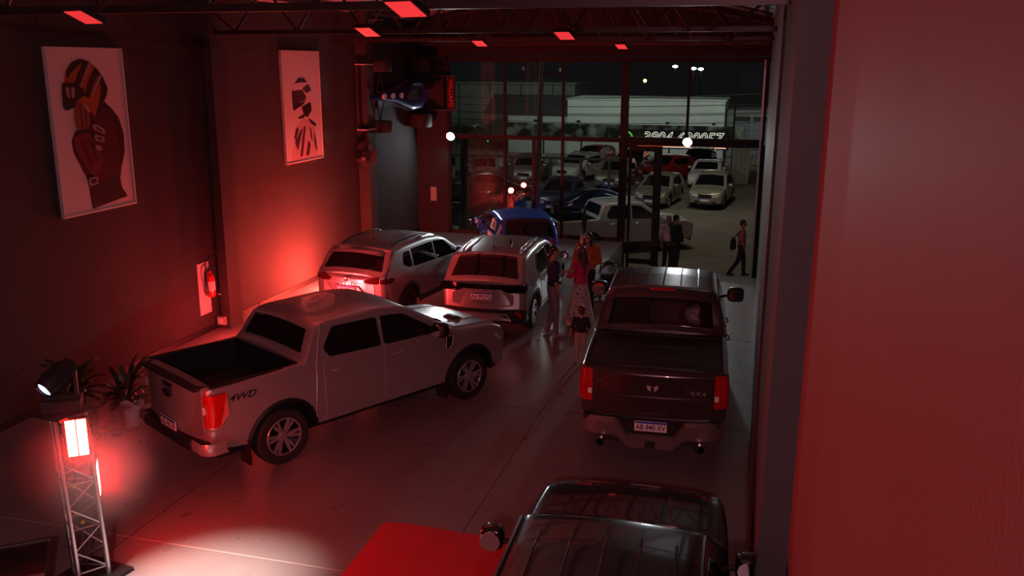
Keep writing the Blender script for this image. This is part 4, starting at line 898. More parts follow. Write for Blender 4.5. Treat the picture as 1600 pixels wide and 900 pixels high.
# flight case at the foot of the tower
fc = empty('flight_case', (-6.85, 6.05, 0), R_(38), 'black flight case on the floor at the bottom left corner', 'case')
MB().bb((-.55, -.35, .06), (.55, .35, .4)).build('shell', M_BLACK, fc)
for y in (-.35, .35):
    for z in (.06, .4): MB().bb((-.56, y - .015, z - .015), (.56, y + .015, z + .015)).build('edge_strip', mat('dull_aluminium', (.25, .25, .25), .5, .8), fc)
for x in (-.45, .45):
    for y in (-.28, .28): MB().cyl((x, y - .02, .03), (x, y + .02, .03), .03, n=10).build('caster', M_BLACK, fc)
MB().tube([(-.12, -.36, .26), (-.1, -.4, .28), (.1, -.4, .28), (.12, -.36, .26)], .012, 6).build('handle', M_CHROME, fc)
# ------------------------------------------------------------------ red carpet
def cz(x, y): return .006 + .006 * math.sin(x * 7.3 + y * 3.1) * math.sin(y * 5.7 - x) + .004 * math.sin(x * 17)
cp = MB(); q = [Vector((-3.84, 8.58, 0)), Vector((-1.72, 8.66, 0)), Vector((-1.75, 4.4, 0)), Vector((-3.75, 4.3, 0))]
def cf(u, v):
    p = q[0].lerp(q[1], u).lerp(q[3].lerp(q[2], u), v); p.y += .03 * math.sin(u * 9) * (1 - v) ** 4; p.z = max(.004, cz(p.x, p.y)) if 0 < u < 1 and 0 < v < 1 else .001; return p
co = cp.grid(cf, 40, 60).build('carpet', mat('red_carpet', (.6, .03, .042), .95, noise=.08, nscale=40, bump=.25, bscale=300), None, 60); tag(co, 'wrinkled red carpet on the floor beside the black pickup', 'carpet')
# ------------------------------------------------------------------ potted plants by the wall
M_LEAF = mat('dark_leaf', (.035, .05, .014), .45, noise=.3, nscale=9); M_LEAF2 = mat('olive_leaf', (.1, .085, .02), .5, noise=.3, nscale=9); M_LEAFR = mat('red_brown_leaf', (.16, .06, .025), .5, noise=.3, nscale=9)
M_SOIL = mat('soil', (.03, .02, .015), .95, noise=.3, nscale=20)
def plant(lab, loc, pot, nleaf, hgt, spread, lw, mats, seed, stiff=.5, cat='plant', wrap=None, z0=.3):
    rnd = random.Random(seed); t = empty('potted_plant', loc, rnd.random() * 6, lab, cat)
    R0, H0, pm = pot
    MB().lathe([(.001, 0), (R0 * .75, 0), (R0 * .8, .02), (R0, H0), (R0 * .93, H0), (R0 * .88, H0 - .05)], 20).build('pot', pm, t, 45)
    MB().lathe([(.001, H0 - .04), (R0 * .9, H0 - .045)], 16).build('soil', M_SOIL, t)
    if wrap:
        m = MB().grid(lambda u, v: Vector(((R0 * (.82 + .3 * v) + .03 + .02 * math.sin(u * 2 * pi * 7)) * math.cos(u * 2 * pi), (R0 * (.82 + .3 * v) + .03 + .02 * math.sin(u * 2 * pi * 7)) * math.sin(u * 2 * pi), (H0 + .02 + .12 * max(0, math.sin(u * 2 * pi * 2)) ** 2) * v + .003)), 42, 5); m.build('wrapping', wrap, t, 60)
    for k in range(nleaf):
        a = rnd.random() * 2 * pi; sp = spread * (.25 + .75 * rnd.random()); h = hgt * (.45 + .55 * rnd.random()); w = lw * (.7 + .6 * rnd.random()); drop = rnd.uniform(.05, .35) * (1 - stiff); zb = H0 - .04
        ca, sa = math.cos(a), math.sin(a)
        def lf(u, v):
            r = sp * u ** 1.3; z = zb + (h - zb) * (u * (1.6 - .6 * u)) - drop * u ** 3 * hgt
            ww = w * math.sin(pi * min(1, .12 + u * .86)) ** .8 * (v - .5) * 2
            return Vector((ca * r - sa * ww, sa * r + ca * ww, z - abs(v - .5) * w * .8))
        MB().grid(lf, 5, 2).build('leaf', mats[k % len(mats)], t, 70)
plant('leafy plant in a white-wrapped pot beside the silver pickup', (-8.52, 10.25, 0), (.17, .3, M_WHITE), 46, 1.05, .42, .045, [M_LEAF, M_LEAF2, M_LEAF, M_LEAFR], 3, .3, wrap=mat('white_wrap', (.6, .55, .55), .6))
plant('low plant with reddish leaves behind the red lamp panels', (-8.45, 9.5, 0), (.14, .2, mat('brown_pot', (.12, .06, .04), .7)), 30, .55, .34, .05, [M_LEAFR, M_LEAF2, M_LEAF], 5, .2)
plant('dark bushy plant behind the moving-head spotlight', (-9.45, 10.3, 0), (.2, .35, M_BLACK), 60, 1.0, .55, .06, [M_LEAF, M_LEAF, M_LEAF2], 9, .35)
plant('small plant in a pale pot on the floor edge by the glazing', (-4.75, 25.4, 0), (.13, .26, mat('pale_pot', (.5, .46, .42), .7)), 22, 1.2, .16, .03, [M_LEAF], 11, .8)
# ------------------------------------------------------------------ uplight behind the grey suv
for (x, y, lab) in ((-8.95, 14.2, 'red uplighter on the floor behind the silver pickup'), (-8.75, 18.2, 'red uplighter on the floor between grey suv and wall')):
    u = empty('floor_uplight', (x, y, 0), 0, lab, 'uplighter', 'red uplighters on the floor')
    MB().bb((-.12, -.1, .02), (.12, .1, .16)).build('housing', M_BLACK, u); MB().lathe([(.001, .165), (.085, .165)], 14).build('lens', mat('uplight_lens', (.3, .01, .01), .3, emit=RED, es=60), u)
    MB().tube([(-.14, 0, .02), (-.14, 0, .1), (.14, 0, .1), (.14, 0, .02)], .012, 5).build('bracket', M_BLACK, u)
# ------------------------------------------------------------------ stroller beside the ramp wall
st_ = empty('stroller', (-3.05, 19.3, 0), R_(15), 'small black hooded stroller beyond the people near the ramp', 'stroller')
M_FAB = mat('black_fabric', (.02, .02, .022), .85, bump=.2, bscale=200)
MB().grid(lambda u, v: Vector((.2 * math.cos(pi * v) , -.28 + .3 * u + .0, .56 + .34 * math.sin(pi * v) * math.sin(pi * (.25 + .5 * u)))), 6, 12).build('hood', M_FAB, st_, 60)
for y in (-.28, .02): MB().tube([(.205 * math.cos(pi * k / 10), y, .56 + .25 * math.sin(pi * k / 10)) for k in range(11)], .012, 5).build('hood_rim', mat('grey_piping', (.35, .36, .38), .5), st_, 60)
MB().prism([(-.28, .6), (-.2, .22), (.2, .2), (.24, .3), (-.1, .34), (-.18, .62)], lambda p: Vector((-.18, p[0], p[1])), lambda p: Vector((.18, p[0], p[1]))).build('seat', M_FAB, st_)
for x in (-.2, .2):
    MB().tube([(x, -.3, .85), (x, -.26, .6), (x, .25, .1)], .012, 6).build('frame_tube', M_RIMD, st_, 60); MB().tube([(x, -.1, .45), (x, -.3, .1)], .012, 6).build('frame_tube', M_RIMD, st_, 60)
    for y in (-.3, .25): MB().lathe([(.03, -.02), (.09, -.02), (.1, 0), (.09, .02), (.03, .02)], 16, Matrix.Translation((x, y, .1)) @ Matrix.Rotation(pi / 2, 4, 'Y'), True).build('wheel', M_RUBBER, st_, 45)
MB().tube([(-.2, -.3, .85), (0, -.36, .9), (.2, -.3, .85)], .014, 6).build('handlebar', M_BLACK, st_, 60)
# ------------------------------------------------------------------ people
def blob(name, caps, m, parent, vox=.012, sm=4, s=1.0, hem=None):
    mb = MB()
    for c in caps:
        if c[0] == 'e': mb.sphere(c[1], c[2], 14, 10, c[3] if len(c) > 3 else None)
        else:
            p0, r0, p1, r1 = c; mb.sphere(p0, r0, 12, 8); mb.sphere(p1, r1, 12, 8)
            if (Vector(p1) - Vector(p0)).length > 1e-4: mb.cyl(p0, p1, r0 * .995, r1 * .995, 12)
    me = mb.mesh(name + '_tmp', None); o = bpy.data.objects.new(name + '_tmp', me); COL.objects.link(o)
    rm = o.modifiers.new('r', 'REMESH'); rm.mode = 'VOXEL'; rm.voxel_size = vox
    sm_ = o.modifiers.new('s', 'SMOOTH'); sm_.factor = .5; sm_.iterations = sm
    dg = bpy.context.evaluated_depsgraph_get(); out = bpy.data.meshes.new_from_object(o.evaluated_get(dg)); out.name = name
    COL.objects.unlink(o); bpy.data.objects.remove(o); bpy.data.meshes.remove(me)
    out.transform(Matrix.Scale(s, 4)); out.materials.clear(); out.materials.append(m); out.shade_smooth()
    r = bpy.data.objects.new(name, out); COL.objects.link(r); r.parent = parent
    return r
M_SKIN = mat('skin', (.45, .25, .18), .55, noise=.06, nscale=30); M_HAIRD = mat('dark_hair', (.02, .014, .011), .45, noise=.3, nscale=90); M_HAIRB = mat('brown_hair', (.09, .04, .022), .45, noise=.3, nscale=90)
def V(*a): return Vector(a)
def person(label, loc, head, H, P, hair='short', hairm=None, topm=None, sleeve=.5, botm=None, bottom='trousers', shoem=None, loose=0.0, turn=0.0, hs=1.0):
    hairm = hairm or M_HAIRD; s = H / 1.75; t = empty('person', loc, R_(head), label, 'person')
    J = dict(Ls=V(-.185, 0, 1.42), Rs=V(.185, 0, 1.42), Le=V(-.235, -.03, 1.14), Re=V(.235, -.03, 1.14), Lw=V(-.235, .07, .9), Rw=V(.235, .07, .9),
             Lh=V(-.09, 0, .9), Rh=V(.09, 0, .9), Lk=V(-.1, .03, .5), Rk=V(.1, .03, .5), La=V(-.105, -.03, .09), Ra=V(.105, -.03, .09))
    J.update({k: V(*v) for k, v in P.items()})
    HM = Matrix.Rotation(R_(turn), 3, 'Z'); hc = V(0, .02, 1.54 + .085 * hs)
    def hp(x, y, z): return hc + HM @ (V(x, y, z) * hs)
    def he(p, r): return ('e', p, tuple(q * hs for q in r), HM)
    caps = [('e', V(0, 0, .93), (.155, .11, .11)), ('e', V(0, 0, 1.08), (.135, .095, .12)), ('e', V(0, -.005, 1.27), (.165, .105, .16)), (V(-.12, -.01, 1.4), .06, V(.12, -.01, 1.4), .06), (V(0, -.01, 1.42), .06, V(0, .01, 1.54), .055),
            he(hp(0, -.012, .03), (.076, .095, .095)), he(hp(0, .025, -.05), (.055, .06, .06)), (hp(0, .085, .0), .012, hp(0, .103, -.022), .015), he(hp(-.078, -.01, 0), (.012, .022, .032)), he(hp(.078, -.01, 0), (.012, .022, .032)), he(hp(0, .082, .035), (.045, .012, .01)), he(hp(0, .078, -.055), (.025, .014, .012))]
    for a in 'LR':
        sh, el, wr, hi, kn, an = (J[a + k] for k in 'sewhka'); sg = -1 if a == 'L' else 1
        caps += [(sh, .058, el, .042), (el, .04, wr, .027), (hi, .085, kn, .056), (kn, .053, an, .036), (an + V(0, -.02, -.045), .035, an + V(sg * .015, .14, -.06), .028)]
        d = (wr - el).normalized(); side = d.cross(V(0, 1, .2)); side = side.normalized() if side.length > .1 else V(1, 0, 0); nrm = d.cross(side).normalized()
        pe = wr + d * .08
        for o in (-.026, -.009, .009, .026): caps.append((wr + d * .02 + side * o * .7, .014, pe + side * o, .013))
        for o, L in ((-.03, .058), (-.01, .072), (.01, .076), (.03, .066)):
            k1 = pe + side * o + d * L * .5 + nrm * .004; k2 = pe + side * o * 1.1 + d * L * .9 + nrm * .018
            caps += [(pe + side * o, .0095, k1, .009), (k1, .009, k2, .0075)]
        th = wr + d * .03 - side * .03 * sg; caps += [(th, .013, th + d * .035 - side * sg * .03, .011), (th + d * .035 - side * sg * .03, .011, th + d * .07 - side * sg * .035, .009)]
    blob('body', caps, M_SKIN, t, .0095, 3, s)
    for sg in (-1, 1): MB().sphere(hp(sg * .03, .078, .012) * s, .011 * s, 8, 6).build('eye', M_PLATEK, t, 60)
    L = loose
    tc = [('e', V(0, 0, 1.02), (.16 + L, .118 + L, .1)), ('e', V(0, 0, 1.12), (.152 + L, .115 + L, .12)), ('e', V(0, -.005, 1.27), (.18 + L * .5, .122 + L * .6, .165)), (V(-.13, -.01, 1.405), .068, V(.13, -.01, 1.405), .068)]
    for a in 'LR':
        sh, el, wr = (J[a + k] for k in 'sew')
        if sleeve <= .55: tc.append((sh, .072 + L * .5, sh.lerp(el, sleeve / .5), .06 + L * .5))
        else: tc += [(sh, .072 + L * .5, el, .054 + L * .5), (el, .054 + L * .5, wr.lerp(el, .12), .038 + L * .3)]
    blob('top', tc, topm, t, .013, 4, s)
    if bottom == 'trousers' or bottom == 'shorts':
        bc = [('e', V(0, 0, .95), (.168, .122, .1))]
        for a in 'LR':
            hi, kn, an = (J[a + k] for k in 'hka'); bc.append((hi, .1, kn, .072))
            if bottom == 'trousers': bc.append((kn, .071, an + V(0, 0, -.01), .058))
        blob('trousers', bc, botm, t, .013, 4, s)
    else:
        m = MB()
        def sk(u, v):
            a = 2 * pi * v; r = .15 + .2 * u + .018 * u * math.sin(a * 9); return V(r * math.cos(a), r * .78 * math.sin(a), 1.0 - .88 * u) * s
        m.grid(sk, 14, 54).build('skirt', botm, t, 70)
    for a in 'LR':
        an = J[a + 'a']; sg = -1 if a == 'L' else 1
        blob('shoe', [(an + V(0, -.045, -.045), .04, an + V(sg * .015, .12, -.052), .036), (an + V(sg * .01, .08, -.05), .04, an + V(sg * .015, .15, -.055), .032)], shoem or M_BLACK, t, .012, 2, s)
    if hair == 'short':
        hcap = [he(hp(0, -.028, .052), (.082, .092, .085)), he(hp(0, -.07, .0), (.068, .045, .07))]
    else:
        hcap = [he(hp(0, -.03, .05), (.088, .098, .09)), (hp(0, -.07, .02), .08, hp(0, -.1, -.2), .085), (hp(-.05, -.1, -.2), .06, hp(-.05, -.11, -.42), .04), (hp(.05, -.1, -.2), .06, hp(.05, -.11, -.42), .04), (hp(-.078, -.02, .02), .03, hp(-.09, -.0, -.22), .03), (hp(.078, -.02, .02), .03, hp(.09, -.0, -.22), .03)]
    blob('hair', hcap, hairm, t, .012, 3, s)
    return t
def floral():
    m = bpy.data.materials.new('floral_print'); m.use_nodes = True; nt = m.node_tree; b = nt.nodes['Principled BSDF']; tc = nt.nodes.new('ShaderNodeTexCoord'); v = nt.nodes.new('ShaderNodeTexVoronoi'); v.inputs['Scale'].default_value = 13
    r = nt.nodes.new('ShaderNodeValToRGB'); r.color_ramp.interpolation = 'CONSTANT'; e = r.color_ramp.elements; e[0].color = (.08, .06, .12, 1); e[1].position = .2; e[1].color = (.45, .16, .2, 1); x = e.new(.3); x.color = (.6, .48, .46, 1)
    nt.links.new(tc.outputs['Object'], v.inputs['Vector']); nt.links.new(v.outputs['Distance'], r.inputs[0]); nt.links.new(r.outputs[0], b.inputs['Base Color']); b.inputs['Roughness'].default_value = .85
    return m
def cloth(n, c): return mat('cloth_' + n, c, .9, noise=.12, nscale=14, bump=.25, bscale=120)
person('man in navy polo and grey jeans standing between suv and women', (-3.6, 16.2, 0), -62, 1.76, dict(Re=(.27, -.05, 1.15), Rw=(.27, .05, .9), Le=(-.22, .1, 1.16), Lw=(-.08, .3, 1.22), La=(-.13, -.08, .09), Ra=(.12, .03, .09)), topm=cloth('navy', (.025, .03, .075)), botm=cloth('grey_jeans', (.2, .19, .22)), shoem=mat('pale_shoes', (.4, .35, .33), .6))
person('woman in magenta top and long floral skirt with brown hair', (-3.2, 16.85, 0), 62, 1.64, dict(Le=(-.24, .08, 1.15), Lw=(-.1, .26, 1.1), Re=(.24, .06, 1.15), Rw=(.1, .27, 1.08)), hair='long', hairm=M_HAIRB, topm=cloth('magenta', (.75, .03, .15)), sleeve=1, botm=floral(), bottom='skirt', loose=.02, turn=10)
person('woman in rust-orange sweater facing the camera, long dark hair', (-3.3, 18.1, 0), 170, 1.68, dict(Le=(-.27, .03, 1.16), Lw=(-.12, .22, 1.08), Re=(.27, .03, 1.16), Rw=(.14, .22, 1.02)), hair='long', hairm=M_HAIRD, topm=cloth('rust', (.45, .12, .03)), sleeve=1, botm=cloth('black', (.02, .02, .022)), loose=.045)
person('small child in dark t-shirt and pale shorts by the black pickup', (-2.78, 14.75, 0), 12, .98, dict(Le=(-.27, -.02, 1.16), Lw=(-.32, .06, .94), Re=(.26, 0, 1.16), Rw=(.26, .1, .93)), hairm=M_HAIRB, topm=cloth('dark_blue', (.02, .022, .04)), botm=cloth('beige', (.42, .32, .28)), bottom='shorts', hs=1.4, loose=.0, shoem=mat('pale_shoes', (.4, .35, .33), .6))
person('man in black t-shirt standing in the open entrance', (-2.25, 26.75, -1.01), -50, 1.76, dict(Re=(.27, .02, 1.14), Rw=(.2, .26, 1.08), Le=(-.24, .05, 1.14), Lw=(-.05, .26, 1.1)), topm=cloth('black', (.02, .02, .022)), botm=cloth('charcoal', (.03, .03, .034)), sleeve=.5, loose=.02)
person('person in white shirt half hidden behind the man in black', (-2.5, 27.25, -1.12), 205, 1.74, {}, topm=cloth('white', (.62, .6, .68)), botm=cloth('charcoal', (.03, .03, .034)), sleeve=.5, loose=.02)
pz = -1.03
person('person in salmon shirt and dark trousers stepping past the right door jamb', (-.32, 26.85, pz), -80, 1.7, dict(Le=(-.25, -.02, 1.16), Lw=(-.27, -.02, .93), Lk=(-.1, .1, .5), La=(-.1, .12, .09), Rk=(.1, -.1, .5), Ra=(.1, -.36, .13)), topm=cloth('salmon', (.42, .14, .12)), botm=cloth('charcoal', (.03, .03, .034)), sleeve=.5)
bgk = blob('shoulder_bag', [('e', V(0, 0, .18), (.09, .16, .2)), ('e', V(0, .02, .08), (.1, .15, .1))], M_FAB, None, .014, 4); bgk.location = (-.57, 26.85, pz + .8); tag(bgk, 'black shoulder bag carried behind the person in the salmon shirt', 'bag')
MB().tube([(.0, -.1, .34), (.16, -.06, .55), (.22, .0, .6), (.2, .06, .5), (.0, .1, .34)], .014, 6).build('strap', M_FAB, bgk, 60)
# ------------------------------------------------------------------ the car lot across the forecourt
ZO = -1.6
M_GRND = mat('dusty_asphalt', (.17, .145, .11), .9, noise=.2, nscale=.8, bump=.2, bscale=25)
struct(MB().bb((-60, 29.5, ZO - .3), (40, 130, ZO)).build('ground', M_GRND))
kb = MB().bb((-22, 45.6, ZO), (-4, 45.9, ZO + .12)).build('kerb', mat('pale_concrete', (.45, .43, .36), .9, noise=.15, nscale=2)); struct(kb)
C_SIL = paint('lot_silver', (.42, .43, .44), .6); C_WHT = paint('lot_white', (.62, .62, .6), .05, .35); C_DRK = paint('lot_dark_grey', (.03, .031, .033), .5); C_BLK = paint('lot_black', (.01, .01, .014), .3, .15)
C_RED = paint('lot_red', (.38, .02, .018), .2); C_BEI = paint('lot_beige', (.4, .36, .27), .4); C_GOLD = paint('lot_champagne', (.3, .27, .22), .5)
def lot_car(nm, lab, cat, x, y, head, P, pm, rearl=True):
    r, g = make_car(nm, lab, cat, (x, y, ZO), head, P, pm, detail=False)
    if rearl: lamps_rear(r, g, M_LAMPR, g.top(g.xr) - .06, g.top(g.xr) - .28, .66)
    rplate(g, r, .6, 'AA 000 AA', 0, .03) if False else None
    return r, g
lot_car('hatchback', 'silver hatchback facing the street left of the palm shadow', 'hatchback', -15.2, 50.2, 186, p_hatch(), C_SIL)
lot_car('hatchback', 'silver car half hidden behind the palm at the left edge', 'hatchback', -17.6, 50.2, 186, p_hatch(), C_SIL)
lot_car('suv', 'grey car beside the silver hatchback behind the lot fence', 'suv', -12.9, 51.0, 186, p_suv(rails=None), C_SIL)
lot_car('suv', 'white compact suv facing the street behind the fence post', 'suv', -10.2, 52.8, 162, p_suv(), C_WHT)
lot_car('sedan', 'black sedan whose roof shows behind the nearest black sedan', 'sedan', -12.9, 43.6, -70, p_sedan(), C_DRK)
lot_car('sedan', 'black sedan parked right outside the glazing behind the blue hatchback', 'sedan', -10.9, 35.6, 165, p_sedan(), C_BLK)
lot_car('hatchback', 'dark grey hatchback facing the glazing left of the white pickup', 'hatchback', -8.9, 41.6, 178, p_hatch(), C_DRK)
lot_car('suv', 'dark grey suv with pale hood in the second row', 'suv', -7.6, 50.0, 178, p_suv(rails=None), C_GOLD)
lot_car('suv', 'dark suv standing between white suv and grey suv', 'suv', -7.6, 56.3, 176, p_suv(rails=None), C_BLK)
lot_car('sedan', 'dark sedan parked across behind the white pickup', 'sedan', -6.2, 38.2, -75, p_sedan(), C_BLK)
r, g = lot_car('pickup_truck', 'white double-cab pickup parked outside right at the glass door', 'pickup', -4.75, 32.9, -58, p_pickup(), C_WHT)
bed_box(g, r)
lot_car('hatchback', 'champagne hatchback facing the entrance left of the beige car', 'hatchback', -4.6, 44.6, 172, p_hatch(), C_GOLD)
lot_car('hatchback', 'red hatchback in the back row under the sign', 'hatchback', -5.2, 54.2, 150, p_hatch(), C_RED)
r, g = lot_car('pickup_truck', 'small white pickup in the back row beside the red hatchback', 'pickup', -2.7, 52.2, 174, p_pickup(wb=2.8, xf=2.1, xr=-2.4, W=1.7, R=.31, belt=1.0, sill=.3, arch=None, flap=False,
    top=[(-2.4, 1.08), (-.7, 1.1), (-.66, 1.12), (-.55, 1.4), (-.4, 1.46), (.1, 1.47), (.4, 1.4), (1.0, 1.02), (1.1, .98), (1.8, .88), (2.02, .78), (2.1, .7)], bed=(-2.3, -.74, .75), doors=[(-.5, .82, -.5, .8, -.2)], wins=[[(-.48, 1.06), (.74, 1.03), (.28, 1.36), (-.44, 1.36)]],
    mirror=(.7, 1.04), msize=(.07, .16, .12), shield=(.98, .42, .66, .54), rearwin=(-.64, -.56, .6, .55), hood=(1.06, 2.0, .64, .58)), C_WHT)
lot_car('suv', 'beige compact car facing the open entrance', 'hatchback', -2.1, 45.1, 174, p_suv(W=1.68, R=.31), C_BEI)
lot_car('suv', 'dark van parked deep under the sign', 'van', -3.6, 58.2, 176, p_suv(rails=None), C_BLK)
lot_car('hatchback', 'dark red car at the back of the lot behind the grey suv', 'hatchback', -10.6, 59.4, 160, p_hatch(), C_RED)
# buildings
M_WB = mat('white_render', (.62, .65, .6), .9, noise=.12, nscale=.6); M_GB = mat('grey_green_render', (.3, .32, .28), .9, noise=.15, nscale=.4); M_DR = mat('dark_roof', (.04, .04, .038), .8, noise=.2, nscale=2)
b1 = empty('building', (-21, 82, ZO), 0, 'grey-green block with plain walls at the upper left beyond the lot', 'building')
MB().bb((-9, 0, 0), (4.5, 8, 4.9)).build('wall', M_GB, b1); MB().bb((-9.2, -.2, 4.9), (4.7, 8.2, 5.05)).build('parapet', M_GB, b1)
for x in (-6.5, -3.5, -.5, 2.5): MB().bb((x - .03, -.06, 0), (x + .03, 0, 4.9)).build('wall_seam', M_DR, b1)
b2 = empty('building', (-10, 68, ZO), 0, 'long white shed wall behind the car lot sign', 'building')
MB().bb((-4.2, 0, 0), (7.4, 7, 4.1)).build('wall', M_WB, b2); MB().bb((-4.3, -.1, 4.1), (7.5, 7, 4.2)).build('parapet', M_WB, b2); MB().bb((-9, .5, 0), (-4.2, 7, 2.9)).build('wall', M_WB, b2)
rf = MB().prism([(.3, 2.9), (3.5, 4.3), (6.8, 2.9)], lambda p: V(-11, p[0], p[1]), lambda p: V(-4.25, p[0], p[1])).build('roof', M_DR, b2)
for x in (-10.4, -9.6, -8.8, -8, -7.2, -6.4, -5.6, -4.8): MB().tube([V(x, .3, 2.92), V(x, 3.5, 4.33)], .03, 4).build('roof_rib', M_DR, rf)
for x in (-1.5, 1.6, 4.6): MB().cyl((x, 0, 1.9), (x, -.5, 2.2), .04).build('lamp_arm', M_DR, b2)
MB().bb((-2, -.3, 2.05), (1.5, -.05, 2.3)).build('canopy', M_DR, b2)
b3 = empty('building', (.6, 70, ZO), 0, 'grey building with roller shutters at the right edge of the glazing', 'building')
M_SH = mat('shutter_grey', (.24, .26, .28), .6, .3); MB().bb((-3.1, 0, 0), (4, 6, 3.4)).build('wall', mat('grey_render', (.3, .31, .31), .9), b3)
for x in (-2.5, -1.2):
    o = MB().bb((x, -.08, .1), (x + 1.1, 0, 2.5)).build('shutter', M_SH, b3)
    for k in range(11): MB().bb((x + .06 + k * .1, -.1, .12), (x + .09 + k * .1, -.07, 2.48)).build('shutter_rib', M_SH, o)
    MB().bb((x, -.05, 2.62), (x + 1.1, 0, 2.95)).build('window', M_DR, b3)
# printed banner and lamps along the lot front
def banner_mat():
    m = bpy.data.materials.new('banner_print'); m.use_nodes = True; nt = m.node_tree; b = nt.nodes['Principled BSDF']; tc = nt.nodes.new('ShaderNodeTexCoord'); n = nt.nodes.new('ShaderNodeTexNoise'); n.inputs['Scale'].default_value = 1.1; n.inputs['Detail'].default_value = 3
    r = nt.nodes.new('ShaderNodeValToRGB'); e = r.color_ramp.elements; e[0].position = .45; e[0].color = (.02, .022, .02, 1); e[1].position = .68; e[1].color = (.4, .42, .36, 1)
    nt.links.new(tc.outputs['Object'], n.inputs['Vector']); nt.links.new(n.outputs[0], r.inputs[0]); nt.links.new(r.outputs[0], b.inputs['Base Color']); b.inputs['Roughness'].default_value = .8; return m
bn = MB().bb((-9, -.05, 0), (8, .05, 1.05)).build('banner', banner_mat(), loc=(-9, 63.5, ZO + 1.55)); tag(bn, 'long dark printed banner across the front of the white shed', 'banner')
for k in range(7): MB().bb((-8.8 + 2.75 * k, .05, -1.55), (-8.7 + 2.75 * k, .15, 1.05)).build('banner_post', M_DR, bn)
for k in range(5):
    t = empty('banner_lamp', (-15.5 + 3.1 * k, 63.2, ZO + 2.75), 0, 'small flood lamp on an arm above the banner, number %s from the left'.replace('number %s', ('first', 'second', 'third', 'fourth', 'fifth')[k]), 'lamp', 'lamps over the banner')
    MB().bb((-.12, -.12, -.05), (.12, .08, .1)).build('housing', M_BLACK, t); MB().tube([(0, .05, .05), (0, .35, -.1)], .02, 5).build('arm', M_BLACK, t)
# phone number sign
sg_ = empty('sign', (-5.4, 61.8, ZO + 1.2), 0, 'dark signboard with a big outlined phone number over the lot', 'sign')
MB().bb((-3.9, 0, -.05), (3.4, .1, 1.2)).build('board', M_DR, sg_)
M_SW = mat('sign_white', (.8, .8, .75), .5, emit=(1, .97, .85), es=.9); M_SO = mat('sign_orange', (.6, .08, .02), .5, emit=(1, .14, .04), es=.5); M_SG = mat('sign_green', (.1, .5, .05), .5, emit=(.25, 1, .1), es=.5)
MB().bb((-2.6, -.02, .1), (3.2, .0, .3)).build('underline', M_SO, sg_); MB().bb((-2.6, -.03, .06), (3.25, -.005, .1)).build('underline_edge', M_SW, sg_)
text_mesh('phone_number', '3804-630057', 1.12, M_SW, sg_, frame_mtx((.25, -.03, .62), (1, 0, 0), (0, 0, 1)), extrude=.008, shear=.3, sx=.88, offset=.03)
text_mesh('phone_number_core', '3804-630057', 1.12, M_DR, sg_, frame_mtx((.25, -.045, .62), (1, 0, 0), (0, 0, 1)), extrude=.008, shear=.3, sx=.88, offset=-.012)
MB().tube([(-3.4 + .42 * math.cos(a * pi / 12), -.04, .62 + .42 * math.sin(a * pi / 12)) for a in range(24)], .05, 5, True).build('green_ring', M_SG, sg_)
for x in (-3.7, -.5, 3.2): MB().bb((x - .05, .1, -1.2), (x + .05, .2, 1.2)).build('post', M_DR, sg_)
# brick pillar and gate on the right of the lot
bp = empty('brick_pillar', (-1.0, 53.5, ZO), 0, 'pale brick gate pillar at the right side of the lot', 'pillar')
M_BRK = mat('pale_brick', (.3, .29, .24), .9, noise=.25, nscale=6); MB().bb((-.5, .02, 0), (.5, .6, 2.1)).build('mortar', mat('mortar', (.16, .15, .13), .95), bp)
bk = MB().bb((-.115, -.02, 0), (.115, .04, .085)); bme = bk.mesh('brick', M_BRK)
for j in range(20):
    for i in range(4):
        o = bpy.data.objects.new('brick', bme); COL.objects.link(o); o.parent = bp; o.location = (-.375 + .25 * i + (.0 if j % 2 else .0), .01, .01 + j * .104)
gt = empty('gate', (.2, 53.6, ZO), 0, 'dark steel bar gate right of the brick pillar', 'gate')
for k in range(9): MB().bb((-.6 + k * .2, -.02, 0), (-.57 + k * .2, .02, 2.0)).build('bar', M_DR, gt)
for z in (.1, 1.0, 1.95): MB().bb((-.65, -.03, z), (1.1, .03, z + .05)).build('rail', M_DR, gt)
# lot fence: dark posts and a top rail
fc = empty('lot_fence', (-13.5, 46.2, ZO), 0, 'dark post-and-rail fence along the left of the car lot', 'fence')
MB().bb((-6, -.04, 1.85), (6.2, .04, 1.97)).build('rail', M_DR, fc); MB().bb((-6, -.04, .1), (6.2, .04, .18)).build('rail', M_DR, fc)
for x in (-5.8, -3.6, -1.2, .9, 3.0, 4.6, 6.1): MB().bb((x - .07, -.06, 0), (x + .07, .06, 1.95)).build('post', M_DR, fc)
# poles, wires
def pole(lab, x, y, h, r, z=ZO):
    t = empty('utility_pole', (x, y, z), 0, lab, 'pole'); MB().cyl((0, 0, 0), (0, 0, h), r, r * .7, 12).build('shaft', mat('weathered_pole', (.07, .06, .05), .85, noise=.2, nscale=4), t, 45)
    return t
p1 = pole('thick leaning utility pole behind the middle panes', -8.2, 33.6, 7.2, .13); p1.rotation_euler = (0, R_(1.5), 0)
MB().bb((-.8, -.06, 6.3), (.8, .06, 6.42)).build('cross_arm', M_DR, p1)
for x in (-.7, 0, .7): MB().cyl((x, 0, 6.4), (x, 0, 6.55), .04, .03).build('insulator', M_WHITE, p1)
p2 = pole('slim lamp post with a green light near the silver hatchback', -13.9, 46.0, 3.0, .06); MB().sphere((.05, -.06, 2.75), .07, 10, 7).build('green_lamp', mat('green_lamp_glow', (.1, .6, .4), .3, emit=(.15, 1, .6), es=8), p2, 60)
p3 = pole('slim pole standing above the sign at the right', -1.7, 60.9, 8.5, .07)
